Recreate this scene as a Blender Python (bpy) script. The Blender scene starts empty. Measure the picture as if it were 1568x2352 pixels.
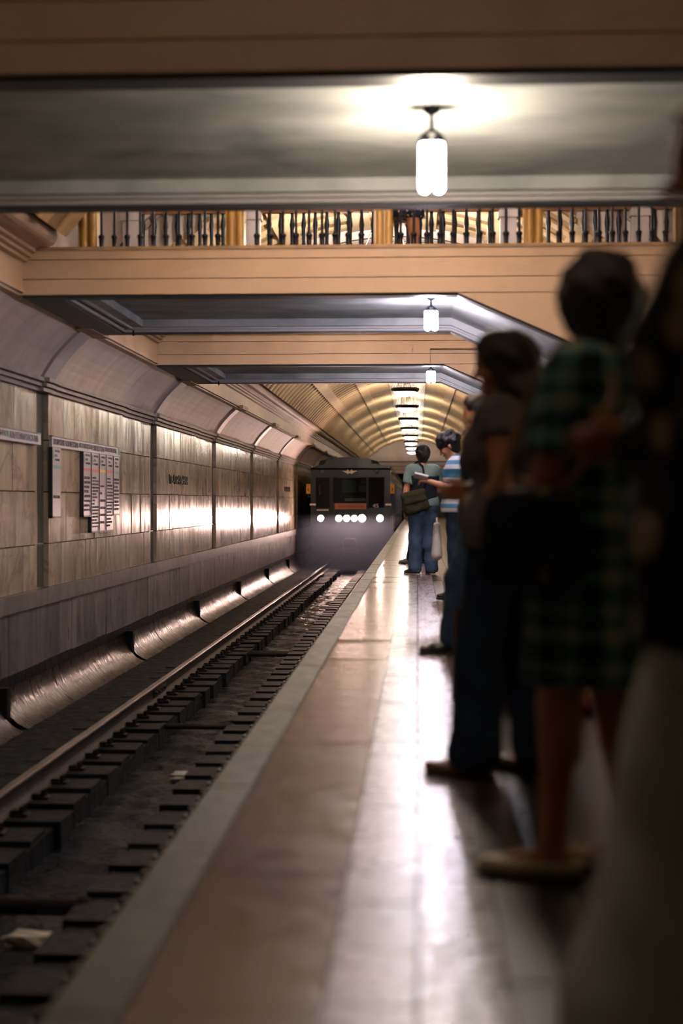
import bpy, bmesh, math, random
import numpy as np
from mathutils import Vector, Matrix

random.seed(7)
SC = bpy.context.scene
COL = SC.collection

# ------------------------------------------------------------------ camera, world, exposure
cam_d = bpy.data.cameras.new('camera')
cam = bpy.data.objects.new('camera', cam_d)
COL.objects.link(cam)
cam_d.sensor_fit = 'VERTICAL'
cam_d.sensor_height = 36.0
cam_d.lens = 3500.0 / 2352.0 * 36.0
cam_d.clip_start = 0.05
cam_d.clip_end = 400
cam.location = (0, 0, 1.0)
cam.rotation_euler = (math.radians(90 - 0.43), 0, math.radians(2.86))
cam_d.dof.use_dof = True
cam_d.dof.focus_distance = 26.0
cam_d.dof.aperture_fstop = 1.35
SC.camera = cam

world = bpy.data.worlds.new('world')
SC.world = world
world.use_nodes = True
world.node_tree.nodes['Background'].inputs[0].default_value = (0.02, 0.03, 0.035, 1)
world.node_tree.nodes['Background'].inputs[1].default_value = 0.05

SC.view_settings.view_transform = 'Standard'
SC.view_settings.look = 'None'
SC.view_settings.gamma = 1.0
SC.view_settings.use_curve_mapping = False
SC.view_settings.exposure = 0.6
cy = SC.cycles
cy.use_denoising = True
cy.use_adaptive_sampling = True
cy.adaptive_threshold = 0.15
cy.adaptive_min_samples = 12
cy.max_bounces = 5
cy.diffuse_bounces = 3
cy.glossy_bounces = 3
cy.transmission_bounces = 4
cy.transparent_max_bounces = 8
cy.volume_bounces = 0
cy.sample_clamp_indirect = 4.0
cy.caustics_reflective = False
cy.caustics_refractive = False
cy.volume_step_rate = 3.0
cy.volume_max_steps = 64

BULB = 1.0          # overall lamp level
WARM = (1.0, 0.86, 0.70)
NEUTRAL = (1.0, 0.86, 0.82)
COOL = (0.86, 0.86, 1.0)

# ------------------------------------------------------------------ helpers
class MB:
    def __init__(s):
        s.v = []; s.f = []; s.sm = []
    def add(s, vs, fs, smooth=False):
        o = len(s.v)
        s.v += [tuple(p) for p in vs]
        for f in fs:
            s.f.append(tuple(i + o for i in f)); s.sm.append(smooth)
        return s
    def box(s, x0, x1, y0, y1, z0, z1):
        vs = [(x0,y0,z0),(x1,y0,z0),(x1,y1,z0),(x0,y1,z0),(x0,y0,z1),(x1,y0,z1),(x1,y1,z1),(x0,y1,z1)]
        fs = [(3,2,1,0),(4,5,6,7),(0,1,5,4),(1,2,6,5),(2,3,7,6),(3,0,4,7)]
        return s.add(vs, fs)
    def prism_y(s, prof, y0, y1, smooth=False, caps=True):
        n = len(prof)
        vs = [(x, y0, z) for x, z in prof] + [(x, y1, z) for x, z in prof]
        fs = [(i, (i+1) % n, n + (i+1) % n, n + i) for i in range(n)]
        s.add(vs, fs, smooth)
        if caps:
            s.add(vs, [tuple(range(n))[::-1], tuple(range(n, 2*n))])
        return s
    def prism_x(s, prof, x0, x1):
        n = len(prof)
        vs = [(x0, y, z) for y, z in prof] + [(x1, y, z) for y, z in prof]
        fs = [(i, (i+1) % n, n + (i+1) % n, n + i) for i in range(n)]
        return s.add(vs, fs + [tuple(range(n))[::-1], tuple(range(n, 2*n))])
    def tube(s, pts, r, n=8, smooth=True):
        pts = [Vector(p) for p in pts]
        rs = r if isinstance(r, (list, tuple)) else [r]*len(pts)
        vs = []; fs = []
        up = Vector((0, 0, 1))
        for i, p in enumerate(pts):
            a = pts[max(i-1, 0)]; b = pts[min(i+1, len(pts)-1)]
            d = (b - a).normalized()
            u = d.cross(up)
            if u.length < 1e-3: u = d.cross(Vector((1, 0, 0)))
            u.normalize(); w = u.cross(d)
            for k in range(n):
                t = 2*math.pi*k/n
                vs.append(p + (u*math.cos(t) + w*math.sin(t))*rs[i])
        for i in range(len(pts)-1):
            for k in range(n):
                fs.append((i*n+k, i*n+(k+1) % n, (i+1)*n+(k+1) % n, (i+1)*n+k))
        s.add(vs, fs, smooth)
        m = len(pts)-1
        s.add(vs, [tuple(range(n))[::-1], tuple(m*n+k for k in range(n))])
        return s
    def lathe(s, prof, c=(0, 0, 0), n=24, smooth=True, axis='z'):
        vs = []; fs = []
        for r, z in prof:
            for k in range(n):
                t = 2*math.pi*k/n
                if axis == 'z': vs.append((c[0]+r*math.cos(t), c[1]+r*math.sin(t), c[2]+z))
                else: vs.append((c[0]+r*math.cos(t), c[1]+z, c[2]+r*math.sin(t)))
        for i in range(len(prof)-1):
            for k in range(n):
                fs.append((i*n+k, i*n+(k+1) % n, (i+1)*n+(k+1) % n, (i+1)*n+k))
        return s.add(vs, fs, smooth)
    def mesh(s, name, mat=None):
        me = bpy.data.meshes.new(name)
        me.from_pydata(s.v, [], s.f)
        me.polygons.foreach_set('use_smooth', s.sm)
        bm = bmesh.new(); bm.from_mesh(me)
        bmesh.ops.recalc_face_normals(bm, faces=bm.faces)
        bm.to_mesh(me); bm.free()
        if mat: me.materials.append(mat)
        return me
    def build(s, name, mat, parent=None):
        return link(name, s.mesh(name, mat), parent)

def link(name, me, parent=None):
    o = bpy.data.objects.new(name, me)
    COL.objects.link(o)
    if parent: o.parent = parent
    return o
def tag(o, label=None, cat=None, group=None, kind=None):
    if label: o['label'] = label
    if cat: o['category'] = cat
    if group: o['group'] = group
    if kind: o['kind'] = kind
    return o
def thing(name, loc=(0, 0, 0), rz=0, label=None, cat=None, group=None, kind=None):
    o = bpy.data.objects.new(name, None)
    o.empty_display_size = 0.1
    COL.objects.link(o)
    o.location = loc; o.rotation_euler = (0, 0, rz)
    return tag(o, label, cat, group, kind)
def copy_tree(o, parent=None):
    c = o.copy(); COL.objects.link(c)
    if parent: c.parent = parent
    for ch in list(o.children): copy_tree(ch, c)
    return c
UNIT = {}
def unit_box(mat, bevel=True):
    if mat.name not in UNIT:
        me = bpy.data.meshes.new('slab_' + mat.name)
        bm = bmesh.new(); bmesh.ops.create_cube(bm, size=1.0)
        bm.to_mesh(me); bm.free(); me.materials.append(mat)
        UNIT[mat.name] = me
    return UNIT[mat.name]
def piece(name, mat, parent, x0, x1, y0, y1, z0, z1, tilt=0.0):
    o = link(name, unit_box(mat), parent)
    o.location = ((x0+x1)/2, (y0+y1)/2, (z0+z1)/2)
    o.scale = (x1-x0, y1-y0, z1-z0)
    if tilt: o.rotation_euler = (random.uniform(-tilt, tilt), random.uniform(-tilt, tilt), 0)
    return o

def text_mesh(body, name, mat, height, width=None, extrude=0.004, align='LEFT'):
    """text lying in XY, left-bottom at origin, scaled to a height (and width)"""
    cu = bpy.data.curves.new('lettering', 'FONT')
    cu.body = body; cu.size = 1.0; cu.extrude = 0.0; cu.resolution_u = 2
    ob = bpy.data.objects.new('lettering', cu)
    me = bpy.data.meshes.new_from_object(ob)
    bpy.data.objects.remove(ob); bpy.data.curves.remove(cu)
    n = len(me.vertices)
    co = np.zeros(n*3, np.float32); me.vertices.foreach_get('co', co); co = co.reshape(-1, 3)
    if n:
        mn = co.min(0); mx = co.max(0)
        sc = height / max(mx[1]-mn[1], 1e-4)
        sx = sc if width is None else width / max(mx[0]-mn[0], 1e-4)
        co[:, 0] = (co[:, 0]-mn[0])*sx; co[:, 1] = (co[:, 1]-mn[1])*sc; co[:, 2] = 0
    bm = bmesh.new()
    vs = [bm.verts.new(c) for c in co.tolist()]
    for p in me.polygons:
        try: bm.faces.new([vs[i] for i in p.vertices])
        except ValueError: pass
    if extrude and len(bm.faces):
        r = bmesh.ops.extrude_face_region(bm, geom=list(bm.faces))
        for e in r['geom']:
            if isinstance(e, bmesh.types.BMVert): e.co.z += extrude
    bmesh.ops.recalc_face_normals(bm, faces=bm.faces)
    me2 = bpy.data.meshes.new(name); bm.to_mesh(me2); bm.free()
    bpy.data.meshes.remove(me)
    me2.materials.append(mat)
    return me2

# ------------------------------------------------------------------ materials
def srgb(r, g, b):
    f = lambda c: (c/255/12.92) if c/255 <= 0.04045 else ((c/255+0.055)/1.055)**2.4
    return (f(r), f(g), f(b), 1)
MATS = {}
def mat(name, c1, c2=None, rough=0.5, scale=3.0, stretch=(1, 1, 1), detail=6, vary=0.0, bump=0.0, bump_scale=40,
        veins=None, vein_amt=0.5, vein_scale=1.5, metal=0.0, rough_var=0.0, spec=0.5, coat=0.0, stains=None, stain_amt=0.6, stain_scale=1.0,
        stain_stretch=(1, 1, 1), coords='world', coat_rough=0.1):
    m = bpy.data.materials.new(name); m.use_nodes = True
    nt = m.node_tree; N = nt.nodes; L = nt.links
    b = N['Principled BSDF']
    b.inputs['Metallic'].default_value = metal
    b.inputs['Roughness'].default_value = rough
    b.inputs['Specular IOR Level'].default_value = spec
    if coat:
        b.inputs['Coat Weight'].default_value = coat
        b.inputs['Coat Roughness'].default_value = coat_rough
    b.inputs['Base Color'].default_value = c1
    if coords == 'world':
        src = N.new('ShaderNodeNewGeometry').outputs['Position']
    else:
        src = N.new('ShaderNodeTexCoord').outputs['Object']
    rnd = None
    if vary or veins:
        oi = N.new('ShaderNodeObjectInfo'); gi = N.new('ShaderNodeNewGeometry')
        ad = N.new('ShaderNodeMath'); ad.operation = 'ADD'
        L.new(oi.outputs['Random'], ad.inputs[0]); L.new(gi.outputs['Random Per Island'], ad.inputs[1])
        fr = N.new('ShaderNodeMath'); fr.operation = 'FRACT'; L.new(ad.outputs[0], fr.inputs[0])
        rnd = fr.outputs[0]
        off = N.new('ShaderNodeVectorMath'); off.operation = 'SCALE'; off.inputs[0].default_value = (13.1, 7.7, 5.3)
        L.new(rnd, off.inputs['Scale'])
        av = N.new('ShaderNodeVectorMath'); av.operation = 'ADD'
        L.new(src, av.inputs[0]); L.new(off.outputs[0], av.inputs[1])
        psrc = av.outputs[0]
    else:
        psrc = src
    def noise(sc, st, det=detail, dist=0.0, s=None):
        mp = N.new('ShaderNodeMapping'); mp.inputs['Scale'].default_value = st
        L.new(s or psrc, mp.inputs[0])
        n = N.new('ShaderNodeTexNoise'); n.inputs['Scale'].default_value = sc; n.inputs['Detail'].default_value = det
        n.inputs['Distortion'].default_value = dist
        L.new(mp.outputs[0], n.inputs['Vector']); return n.outputs['Fac']
    def ramp(f, a, bb):
        r = N.new('ShaderNodeMapRange'); r.inputs['From Min'].default_value = a; r.inputs['From Max'].default_value = bb
        L.new(f, r.inputs['Value']); return r.outputs['Result']
    def mix(f, a, bb, fac=None):
        x = N.new('ShaderNodeMix'); x.data_type = 'RGBA'
        if isinstance(f, float): x.inputs['Factor'].default_value = f
        else: L.new(f, x.inputs['Factor'])
        for k, v in ((6, a), (7, bb)):
            if isinstance(v, tuple): x.inputs[k].default_value = v
            else: L.new(v, x.inputs[k])
        return x.outputs[2]
    col = c1
    if c2 is not None:
        col = mix(ramp(noise(scale, stretch), 0.32, 0.68), c1, c2)
    if veins is not None:
        v = noise(vein_scale, (1, 1, 1), 8, 1.2)
        a = N.new('ShaderNodeMath'); a.operation = 'SUBTRACT'; L.new(v, a.inputs[0]); a.inputs[1].default_value = 0.5
        a2 = N.new('ShaderNodeMath'); a2.operation = 'ABSOLUTE'; L.new(a.outputs[0], a2.inputs[0])
        r = ramp(a2.outputs[0], 0.035, 0.0)
        mu = N.new('ShaderNodeMath'); mu.operation = 'MULTIPLY'; L.new(r, mu.inputs[0]); mu.inputs[1].default_value = vein_amt
        col = mix(mu.outputs[0], col, veins)
    if stains is not None:
        r = ramp(noise(stain_scale, stain_stretch, 5, 0.6), 0.5, 0.72)
        mu = N.new('ShaderNodeMath'); mu.operation = 'MULTIPLY'; L.new(r, mu.inputs[0]); mu.inputs[1].default_value = stain_amt
        col = mix(mu.outputs[0], col, stains)
    if vary:
        h = N.new('ShaderNodeHueSaturation')
        r = N.new('ShaderNodeMapRange'); r.inputs['To Min'].default_value = 1-vary; r.inputs['To Max'].default_value = 1+vary
        L.new(rnd, r.inputs['Value']); L.new(r.outputs[0], h.inputs['Value'])
        if isinstance(col, tuple): h.inputs['Color'].default_value = col
        else: L.new(col, h.inputs['Color'])
        col = h.outputs[0]
    if not isinstance(col, tuple): L.new(col, b.inputs['Base Color'])
    else: b.inputs['Base Color'].default_value = col
    if rough_var:
        r = N.new('ShaderNodeMapRange'); r.inputs['From Min'].default_value = 0.3; r.inputs['From Max'].default_value = 0.7
        r.inputs['To Min'].default_value = max(rough-rough_var, 0.02); r.inputs['To Max'].default_value = rough+rough_var
        L.new(noise(scale*2.3, stretch, 4), r.inputs['Value']); L.new(r.outputs[0], b.inputs['Roughness'])
    if bump:
        bp = N.new('ShaderNodeBump'); bp.inputs['Strength'].default_value = bump; bp.inputs['Distance'].default_value = 0.02
        L.new(noise(bump_scale, stretch, 4, 0, src), bp.inputs['Height']); L.new(bp.outputs[0], b.inputs['Normal'])
    MATS[name] = m
    return m
def emit(name, color, strength):
    m = bpy.data.materials.new(name); m.use_nodes = True
    nt = m.node_tree; b = nt.nodes['Principled BSDF']
    b.inputs['Base Color'].default_value = (0.8, 0.8, 0.8, 1)
    b.inputs['Emission Color'].default_value = (*color[:3], 1)
    b.inputs['Emission Strength'].default_value = strength
    MATS[name] = m
    return m
def glass(name, tint=(0.5, 0.6, 0.6, 1), gloss=0.12, rough=0.03):
    m = bpy.data.materials.new(name); m.use_nodes = True
    nt = m.node_tree; N = nt.nodes; L = nt.links
    N.remove(N['Principled BSDF'])
    t = N.new('ShaderNodeBsdfTransparent'); t.inputs[0].default_value = tint
    g = N.new('ShaderNodeBsdfGlossy'); g.inputs['Roughness'].default_value = rough; g.inputs[0].default_value = (1, 1, 1, 1)
    mx = N.new('ShaderNodeMixShader'); fr = N.new('ShaderNodeFresnel'); fr.inputs[0].default_value = 1.5
    L.new(fr.outputs[0], mx.inputs[0]); L.new(t.outputs[0], mx.inputs[1]); L.new(g.outputs[0], mx.inputs[2])
    L.new(mx.outputs[0], N['Material Output'].inputs[0])
    return m

M = {}
M['marble'] = mat('wall_marble', srgb(206, 186, 160), srgb(172, 160, 142), rough=0.16, scale=1.6, stretch=(1, 1.6, 0.5), vary=0.16, veins=srgb(92, 90, 86), vein_amt=0.38,
                  vein_scale=1.1, rough_var=0.05, stains=srgb(104, 100, 92), stain_amt=0.5, stain_scale=1.3, stain_stretch=(1, 3.5, 0.7), bump=0.03, bump_scale=9)
M['marble_low'] = mat('plinth_marble', srgb(128, 122, 120), srgb(96, 94, 98), rough=0.36, scale=1.5, stretch=(1, 2.2, 0.4), vary=0.26, veins=srgb(62, 62, 66), vein_amt=0.45, vein_scale=1.0,
                      rough_var=0.1, stains=srgb(48, 50, 56), stain_amt=0.75, stain_scale=1.5, stain_stretch=(1, 2.4, 0.6))
M['ledge'] = mat('ledge_marble', srgb(120, 114, 112), srgb(98, 95, 98), rough=0.4, scale=2, vary=0.16, rough_var=0.1)
M['pilaster'] = mat('green_marble', srgb(66, 74, 62), srgb(48, 56, 50), rough=0.3, scale=2, stretch=(1, 1, .4), vary=0.15, veins=srgb(92, 92, 84), vein_amt=0.3)
M['wall_back'] = mat('joint_dark', srgb(58, 54, 48), rough=0.9)
M['cornice'] = mat('cornice_plaster', srgb(172, 158, 150), srgb(146, 136, 132), rough=0.6, scale=4)
M['haunch'] = mat('haunch_plaster', srgb(226, 208, 198), srgb(206, 190, 184), rough=0.62, scale=1.2, stretch=(1, 3, 0.6), stains=srgb(182, 166, 160), stain_amt=0.4, stain_scale=1.4)
M['haunch_band'] = mat('haunch_band_plaster', srgb(168, 160, 164), srgb(156, 148, 152), rough=0.5, scale=2)
M['cream'] = mat('cream_plaster', srgb(210, 186, 166), srgb(198, 174, 154), rough=0.6, scale=1.3, stretch=(1, 1, .6), stains=srgb(170, 142, 110), stain_amt=0.25, stain_scale=2.0)
M['cream_cap'] = mat('cap_plaster', srgb(186, 158, 128), srgb(146, 124, 102), rough=0.65, scale=6)
M['vault'] = mat('vault_plaster_shaded', srgb(168, 142, 108), srgb(150, 126, 98), rough=0.55, scale=1.5)  # shell darker than the ribs, groove shade put into its colour
M['vault_rib'] = mat('vault_rib_plaster', srgb(216, 188, 146), srgb(204, 176, 138), rough=0.5, scale=2)
M['white'] = mat('white_plaster', srgb(206, 196, 190), srgb(190, 182, 178), rough=0.6, scale=3, bump=0.05)
M['soffit'] = mat('soffit_paint', srgb(178, 180, 178), srgb(142, 146, 146), rough=0.55, scale=1.6, stretch=(1, 2, 1), stains=srgb(96, 102, 104), stain_amt=0.75, stain_scale=1.1, bump=0.04, bump_scale=14)
M['soffit_dark'] = mat('soffit_border_dark', srgb(58, 66, 74), srgb(48, 56, 64), rough=0.5, scale=3)  # soffit borders and end-wall strips, darker than the soffit panel
M['ridge'] = mat('soffit_ridge_paint', srgb(168, 164, 166), rough=0.45)
M['rod_dark'] = mat('chandelier_rod', srgb(60, 46, 34), rough=0.6)
M['iron'] = mat('wrought_iron', srgb(26, 30, 40), rough=0.35, metal=0.6)
M['iron_grey'] = mat('grey_iron', srgb(86, 88, 94), rough=0.4, metal=0.4)
M['brass'] = mat('yellow_marble_post', srgb(196, 160, 92), srgb(168, 134, 72), rough=0.3, scale=5, stretch=(1, 1, .4))
M['newel'] = mat('pale_newel_stone', srgb(178, 170, 170), srgb(160, 154, 156), rough=0.45, scale=3)
M['wood'] = mat('handrail_wood', srgb(146, 104, 66), srgb(110, 76, 48), rough=0.35, scale=8, stretch=(.2, 1, 1))
# platform
M['edge'] = mat('edge_granite', srgb(104, 106, 90), srgb(84, 88, 76), rough=0.48, scale=7, vary=0.12, rough_var=0.12, bump=0.05, bump_scale=25, spec=0.4)
M['slab'] = mat('slab_granite', srgb(86, 67, 60), srgb(74, 60, 55), rough=0.20, scale=5, vary=0.14, rough_var=0.06, bump=0.07, bump_scale=7, spec=0.5)
M['strip'] = mat('strip_granite', srgb(150, 146, 150), srgb(122, 120, 128), rough=0.30, scale=6, vary=0.22, rough_var=0.07, bump=0.03, bump_scale=6, spec=0.4)
M['rough_gran'] = mat('rough_granite', srgb(154, 142, 150), srgb(92, 90, 104), rough=0.30, scale=14, vary=0.08, rough_var=0.12, bump=0.16, bump_scale=22)
M['brown_gran'] = mat('brown_granite', srgb(72, 60, 54), srgb(58, 50, 46), rough=0.36, scale=6, vary=0.1, bump=0.05, bump_scale=20)
M['dark_gran'] = mat('dark_granite', srgb(36, 40, 40), srgb(26, 30, 30), rough=0.3, scale=6, vary=0.15, bump=0.04, bump_scale=16)
M['grey_gran'] = mat('grey_granite', srgb(70, 74, 72), srgb(54, 58, 58), rough=0.32, scale=6, vary=0.15)
M['joint'] = mat('floor_joint', srgb(52, 48, 44), rough=0.9)
# track
M['bed'] = mat('track_concrete', srgb(22, 27, 29), srgb(12, 16, 18), rough=0.6, scale=4, stretch=(1, 2, 1), bump=0.5, bump_scale=9, rough_var=0.2, spec=0.12)
M['trough'] = mat('wet_trough', srgb(26, 32, 36), srgb(12, 17, 20), rough=0.34, scale=4, stretch=(1, 2, 1), bump=0.9, bump_scale=11, rough_var=0.14, spec=0.12)
M['sleeper'] = mat('sleeper_wood', srgb(26, 28, 28), srgb(12, 15, 16), rough=0.5, scale=10, stretch=(.4, 3, 1), vary=0.3, bump=0.35, bump_scale=24, rough_var=0.15, spec=0.12)
M['rail_steel'] = mat('rail_steel', srgb(150, 144, 140), srgb(130, 120, 114), rough=0.22, metal=1.0, scale=6)
M['rail_rust'] = mat('rail_rust', srgb(70, 60, 54), srgb(44, 40, 38), rough=0.45, scale=8, metal=0.5)
M['fastener'] = mat('fastener_iron', srgb(46, 42, 40), rough=0.4, metal=0.7, vary=0.2)
M['gutter'] = mat('gutter_sheet', srgb(60, 42, 36), srgb(22, 19, 18), rough=0.32, scale=3, stretch=(1, 3, 1), bump=0.5, bump_scale=7, rough_var=0.1, metal=0.35)
M['gutter_back'] = mat('plinth_tar', srgb(26, 26, 28), srgb(14, 15, 17), rough=0.4, scale=5, stretch=(1, 3, .5), bump=0.7, bump_scale=12, rough_var=0.15, spec=0.12)
M['under'] = mat('under_platform', srgb(40, 38, 38), srgb(26, 26, 28), rough=0.7, scale=3)
M['paper'] = mat('paper_white', srgb(196, 192, 184), rough=0.7)
M['black'] = mat('black_void', srgb(8, 10, 12), rough=0.8)
# ------------------------------------------------------------------ layout numbers
WL = -4.15            # left wall face
WR = 3.49             # right wall face
XC = -0.33            # axis of the vault
P0, BAY = 16.72, 7.11  # pilaster rhythm
Y_END = 94.0
BRIDGES = [(6.6, 9.75), (13.7, 16.95), (20.85, 24.1)]
VSEG = [(-7.0, 6.6), (9.75, 13.7), (16.95, 20.85), (24.1, Y_END)]
VR, VZ = 3.67, 1.11
A_SPR = math.asin(2.87/VR)
TRX = -2.23           # track axis

# ------------------------------------------------------------------ left wall
wall = thing('wall_left', (0, 0, 0), label='marble-clad station wall beside the track with dark green strips', kind='structure')
MB().box(WL-0.35, WL-0.055, -7, Y_END, -1.35, 3.0).build('backing', M['wall_back'], wall)
COURSES = [(0.03, 0.515), (0.52, 1.095), (1.10, 1.675), (1.68, 2.20)]
far = MB(); farlow = MB()
rw = random.Random(3)
for k in range(-4, 11):
    p = P0 + k*BAY
    piece('pilaster_strip', M['pilaster'], wall, WL-0.10, WL-0.045, p-0.20, p+0.20, 0.03, 2.2)
    segs = [(p+0.20, p+4.5, 0.012), (p+4.5, p+BAY-0.20, -0.018)]
    for (a, b, off) in segs:
        for (z0, z1) in COURSES:
            y = a
            while y < b-0.02:
                w = rw.choice([0.42, 0.55, 0.62, 0.74, 0.86])
                e = y+w
                if b-e < 0.3: e = b
                if e > 13.5 and y < 32 and e < Y_END:
                    piece('marble_slab', M['marble'], wall, WL-0.06, WL+off+rw.uniform(-0.002, 0.002), y+0.003, e-0.003, z0+0.003, z1-0.003).rotation_euler = (0, rw.uniform(-.003, .003), rw.uniform(-.008, .008))
                elif y < Y_END:
                    far.box(WL-0.06, WL+off, y+0.004, min(e, Y_END)-0.004, z0+0.003, z1-0.003)
                y = e
    y = p
    while y < p+BAY-0.02:
        e = min(y+rw.choice([0.4, 0.5, 0.62, 0.75]), p+BAY)
        if p+BAY-e < 0.25: e = p+BAY
        if e > 13.5 and y < 32:
            piece('plinth_slab', M['marble_low'], wall, WL-0.06, WL+0.01+rw.uniform(-0.003, 0.003), y+0.003, e-0.003, -0.80+rw.uniform(-.03, .03), -0.152)
        elif y < Y_END:
            farlow.box(WL-0.06, WL+0.01, y+0.004, min(e, Y_END)-0.004, -0.80, -0.152)
        y = e
    y = p
    for j in range(4):
        e = p+BAY*(j+1)/4
        if y < Y_END:
            piece('ledge_block', M['ledge'], wall, WL-0.06, WL+0.055, y+0.003, min(e, Y_END)-0.003, -0.15+rw.uniform(-.006, .006), 0.028)
        y = e
o = far.build('far_slabs', M['marble'], wall); o['kind'] = 'stuff'
o = farlow.build('far_plinth_slabs', M['marble_low'], wall); o['kind'] = 'stuff'
# cornice mouldings, stepping out over every bay
for k in range(-4, 11):
    p = P0+k*BAY
    for (a, b, dx) in ((p-0.24, p+0.24, 0.05), (p+0.24, p+4.5, 0.03), (p+4.5, p+BAY-0.24, 0.0)):
        b = min(b, Y_END); a = min(a, Y_END)
        if b <= a: continue
        x = WL+dx
        prof = [(WL-0.06, 2.2), (x+0.02, 2.2), (x+0.02, 2.235), (x+0.005, 2.235), (x+0.005, 2.25), (x+0.055, 2.25), (x+0.055, 2.285), (x+0.03, 2.285),
                (x+0.03, 2.30), (x+0.085, 2.30), (x+0.085, 2.345), (WL-0.06, 2.345)]
        MB().prism_y(prof, a, b).build('cornice_moulding', M['cornice'], wall)
# haunch above the cornice with a raised band at each strip
def haunch_prof(t0, t1, off, n=7):
    pts = []
    for i in range(n+1):
        t = t0+(t1-t0)*i/n
        x = WL+0.03+0.47*t + 0.05*math.sin(math.pi*t)*-1
        z = 2.34+0.56*t
        pts.append((x+off*0.78, z-off*0.62))
    return pts
hp = haunch_prof(0, 1, 0)
h = MB().prism_y(hp+[(-3.6, 3.05), (WL-0.1, 3.05), (WL-0.1, 2.34)], -7, Y_END).build('haunch', M['haunch'], wall)
hb = haunch_prof(0, 1, 0.035)
for k in range(-3, 11):
    p = P0+k*BAY
    MB().prism_y(hb+[(-3.6, 3.05), (WL-0.1, 3.05), (WL-0.1, 2.34)], p-0.26, p+0.26).build('haunch_band', M['haunch_band'], wall)
    MB().box(-3.68, -3.50, p-0.45, p+0.45, 2.84, 2.92).build('bracket', M['cream_cap'], wall)
# cream band and mouldings over the haunch
band_prof = [(-3.72, 2.86), (-3.60, 2.86), (-3.60, 2.885), (-3.57, 2.885), (-3.57, 2.91), (-3.585, 2.915), (-3.585, 3.16), (-3.54, 3.17), (-3.54, 3.20), (-3.50, 3.21), (-3.50, 3.24),
             (-3.46, 3.25), (-3.46, 3.28), (-3.42, 3.30)]
for i in range(9):      # round moulding
    t = math.pi*(-0.5+i/8*0.9)
    band_prof.append((-3.36+0.10*math.cos(t), 3.40+0.10*math.sin(t)))
band_prof += [(-3.28, 3.52), (-3.20, 3.55), (-3.20, 3.62), (-3.72, 3.62)]
for i, (a, b) in enumerate(VSEG):
    MB().prism_y(band_prof, a, b).build('cream_moulding', M['cream'], wall)
for (a, b) in BRIDGES:   # plain white wall where a footbridge passes
    MB().box(WL-0.25, WL+0.1, a-0.02, b+0.02, 3.0, 6.2).build('bay_wall', M['white'], wall)

# gutter at the foot of the wall
g = thing('trim_1', label='curved dark sheet gutter along the foot of the marble wall', kind='structure')
MB().box(WL-0.2, WL+0.015, -7, Y_END, -1.4, -0.78).build('tarred_base', M['gutter_back'], g)
for k in range(-3, 9):
    y0 = 14.95+(k-1)*6.6; y1 = y0+6.45
    for j in range(3):
        a = y0+(y1-y0)*j/3; b = y0+(y1-y0)*(j+1)/3-0.02
        if b > Y_END: continue
        prof = []
        for i in range(13):
            t = math.pi/2*i/12
            prof.append((WL+0.02+0.42*(1-math.cos(t)), -1.30+0.40*(1-math.sin(t))))
        n = len(prof)
        outer = prof+[(x-0.03, z-0.03) for x, z in prof[::-1]]
        mb = MB()
        nn = 14
        rows = []
        for r in range(nn+1):
            yy = a+(b-a)*r/nn
            rows.append([(x+rw.uniform(-.004, .004), yy, z+rw.uniform(-.004, .004)) for x, z in prof])
        vs = [q for r in rows for q in r]
        fs = [(r*n+i, r*n+i+1, (r+1)*n+i+1, (r+1)*n+i) for r in range(nn) for i in range(n-1)]
        mb.add(vs, fs, True)
        mb.build('gutter_sheet', M['gutter'], g)
    piece('gutter_rib', M['gutter_back'], g, WL, WL+0.12, y1, y1+0.12, -1.3, -0.85)

# ------------------------------------------------------------------ right wall (pylon side)
wr = thing('wall_right', label='plain marble pylon wall along the platform side', kind='structure')
MB().box(WR, WR+0.4, -7, Y_END, -0.1, 3.1).build('backing', M['marble'], wr)
mirror = lambda pr: [(2*XC-x, z) for x, z in pr]
MB().prism_y(mirror(hp+[(-3.6, 3.05), (WL-0.1, 3.05), (WL-0.1, 2.34)]), -7, Y_END).build('haunch', M['haunch'], wr)
MB().box(WR-0.08, WR+0.1, -7, Y_END, 2.2, 2.345).build('cornice_moulding', M['cornice'], wr)
for (a, b) in VSEG:
    MB().prism_y(mirror(band_prof), a, b).build('cream_moulding', M['cream'], wr)
for (a, b) in BRIDGES:
    MB().box(WR-0.1, WR+0.25, a-0.02, b+0.02, 3.0, 6.2).build('bay_wall', M['white'], wr)
for k in range(-3, 10):
    p = P0+k*BAY
    piece('pilaster_strip', M['pilaster'], wr, WR-0.03, WR+0.05, p-0.3, p+0.3, 0.0, 2.2)

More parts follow.
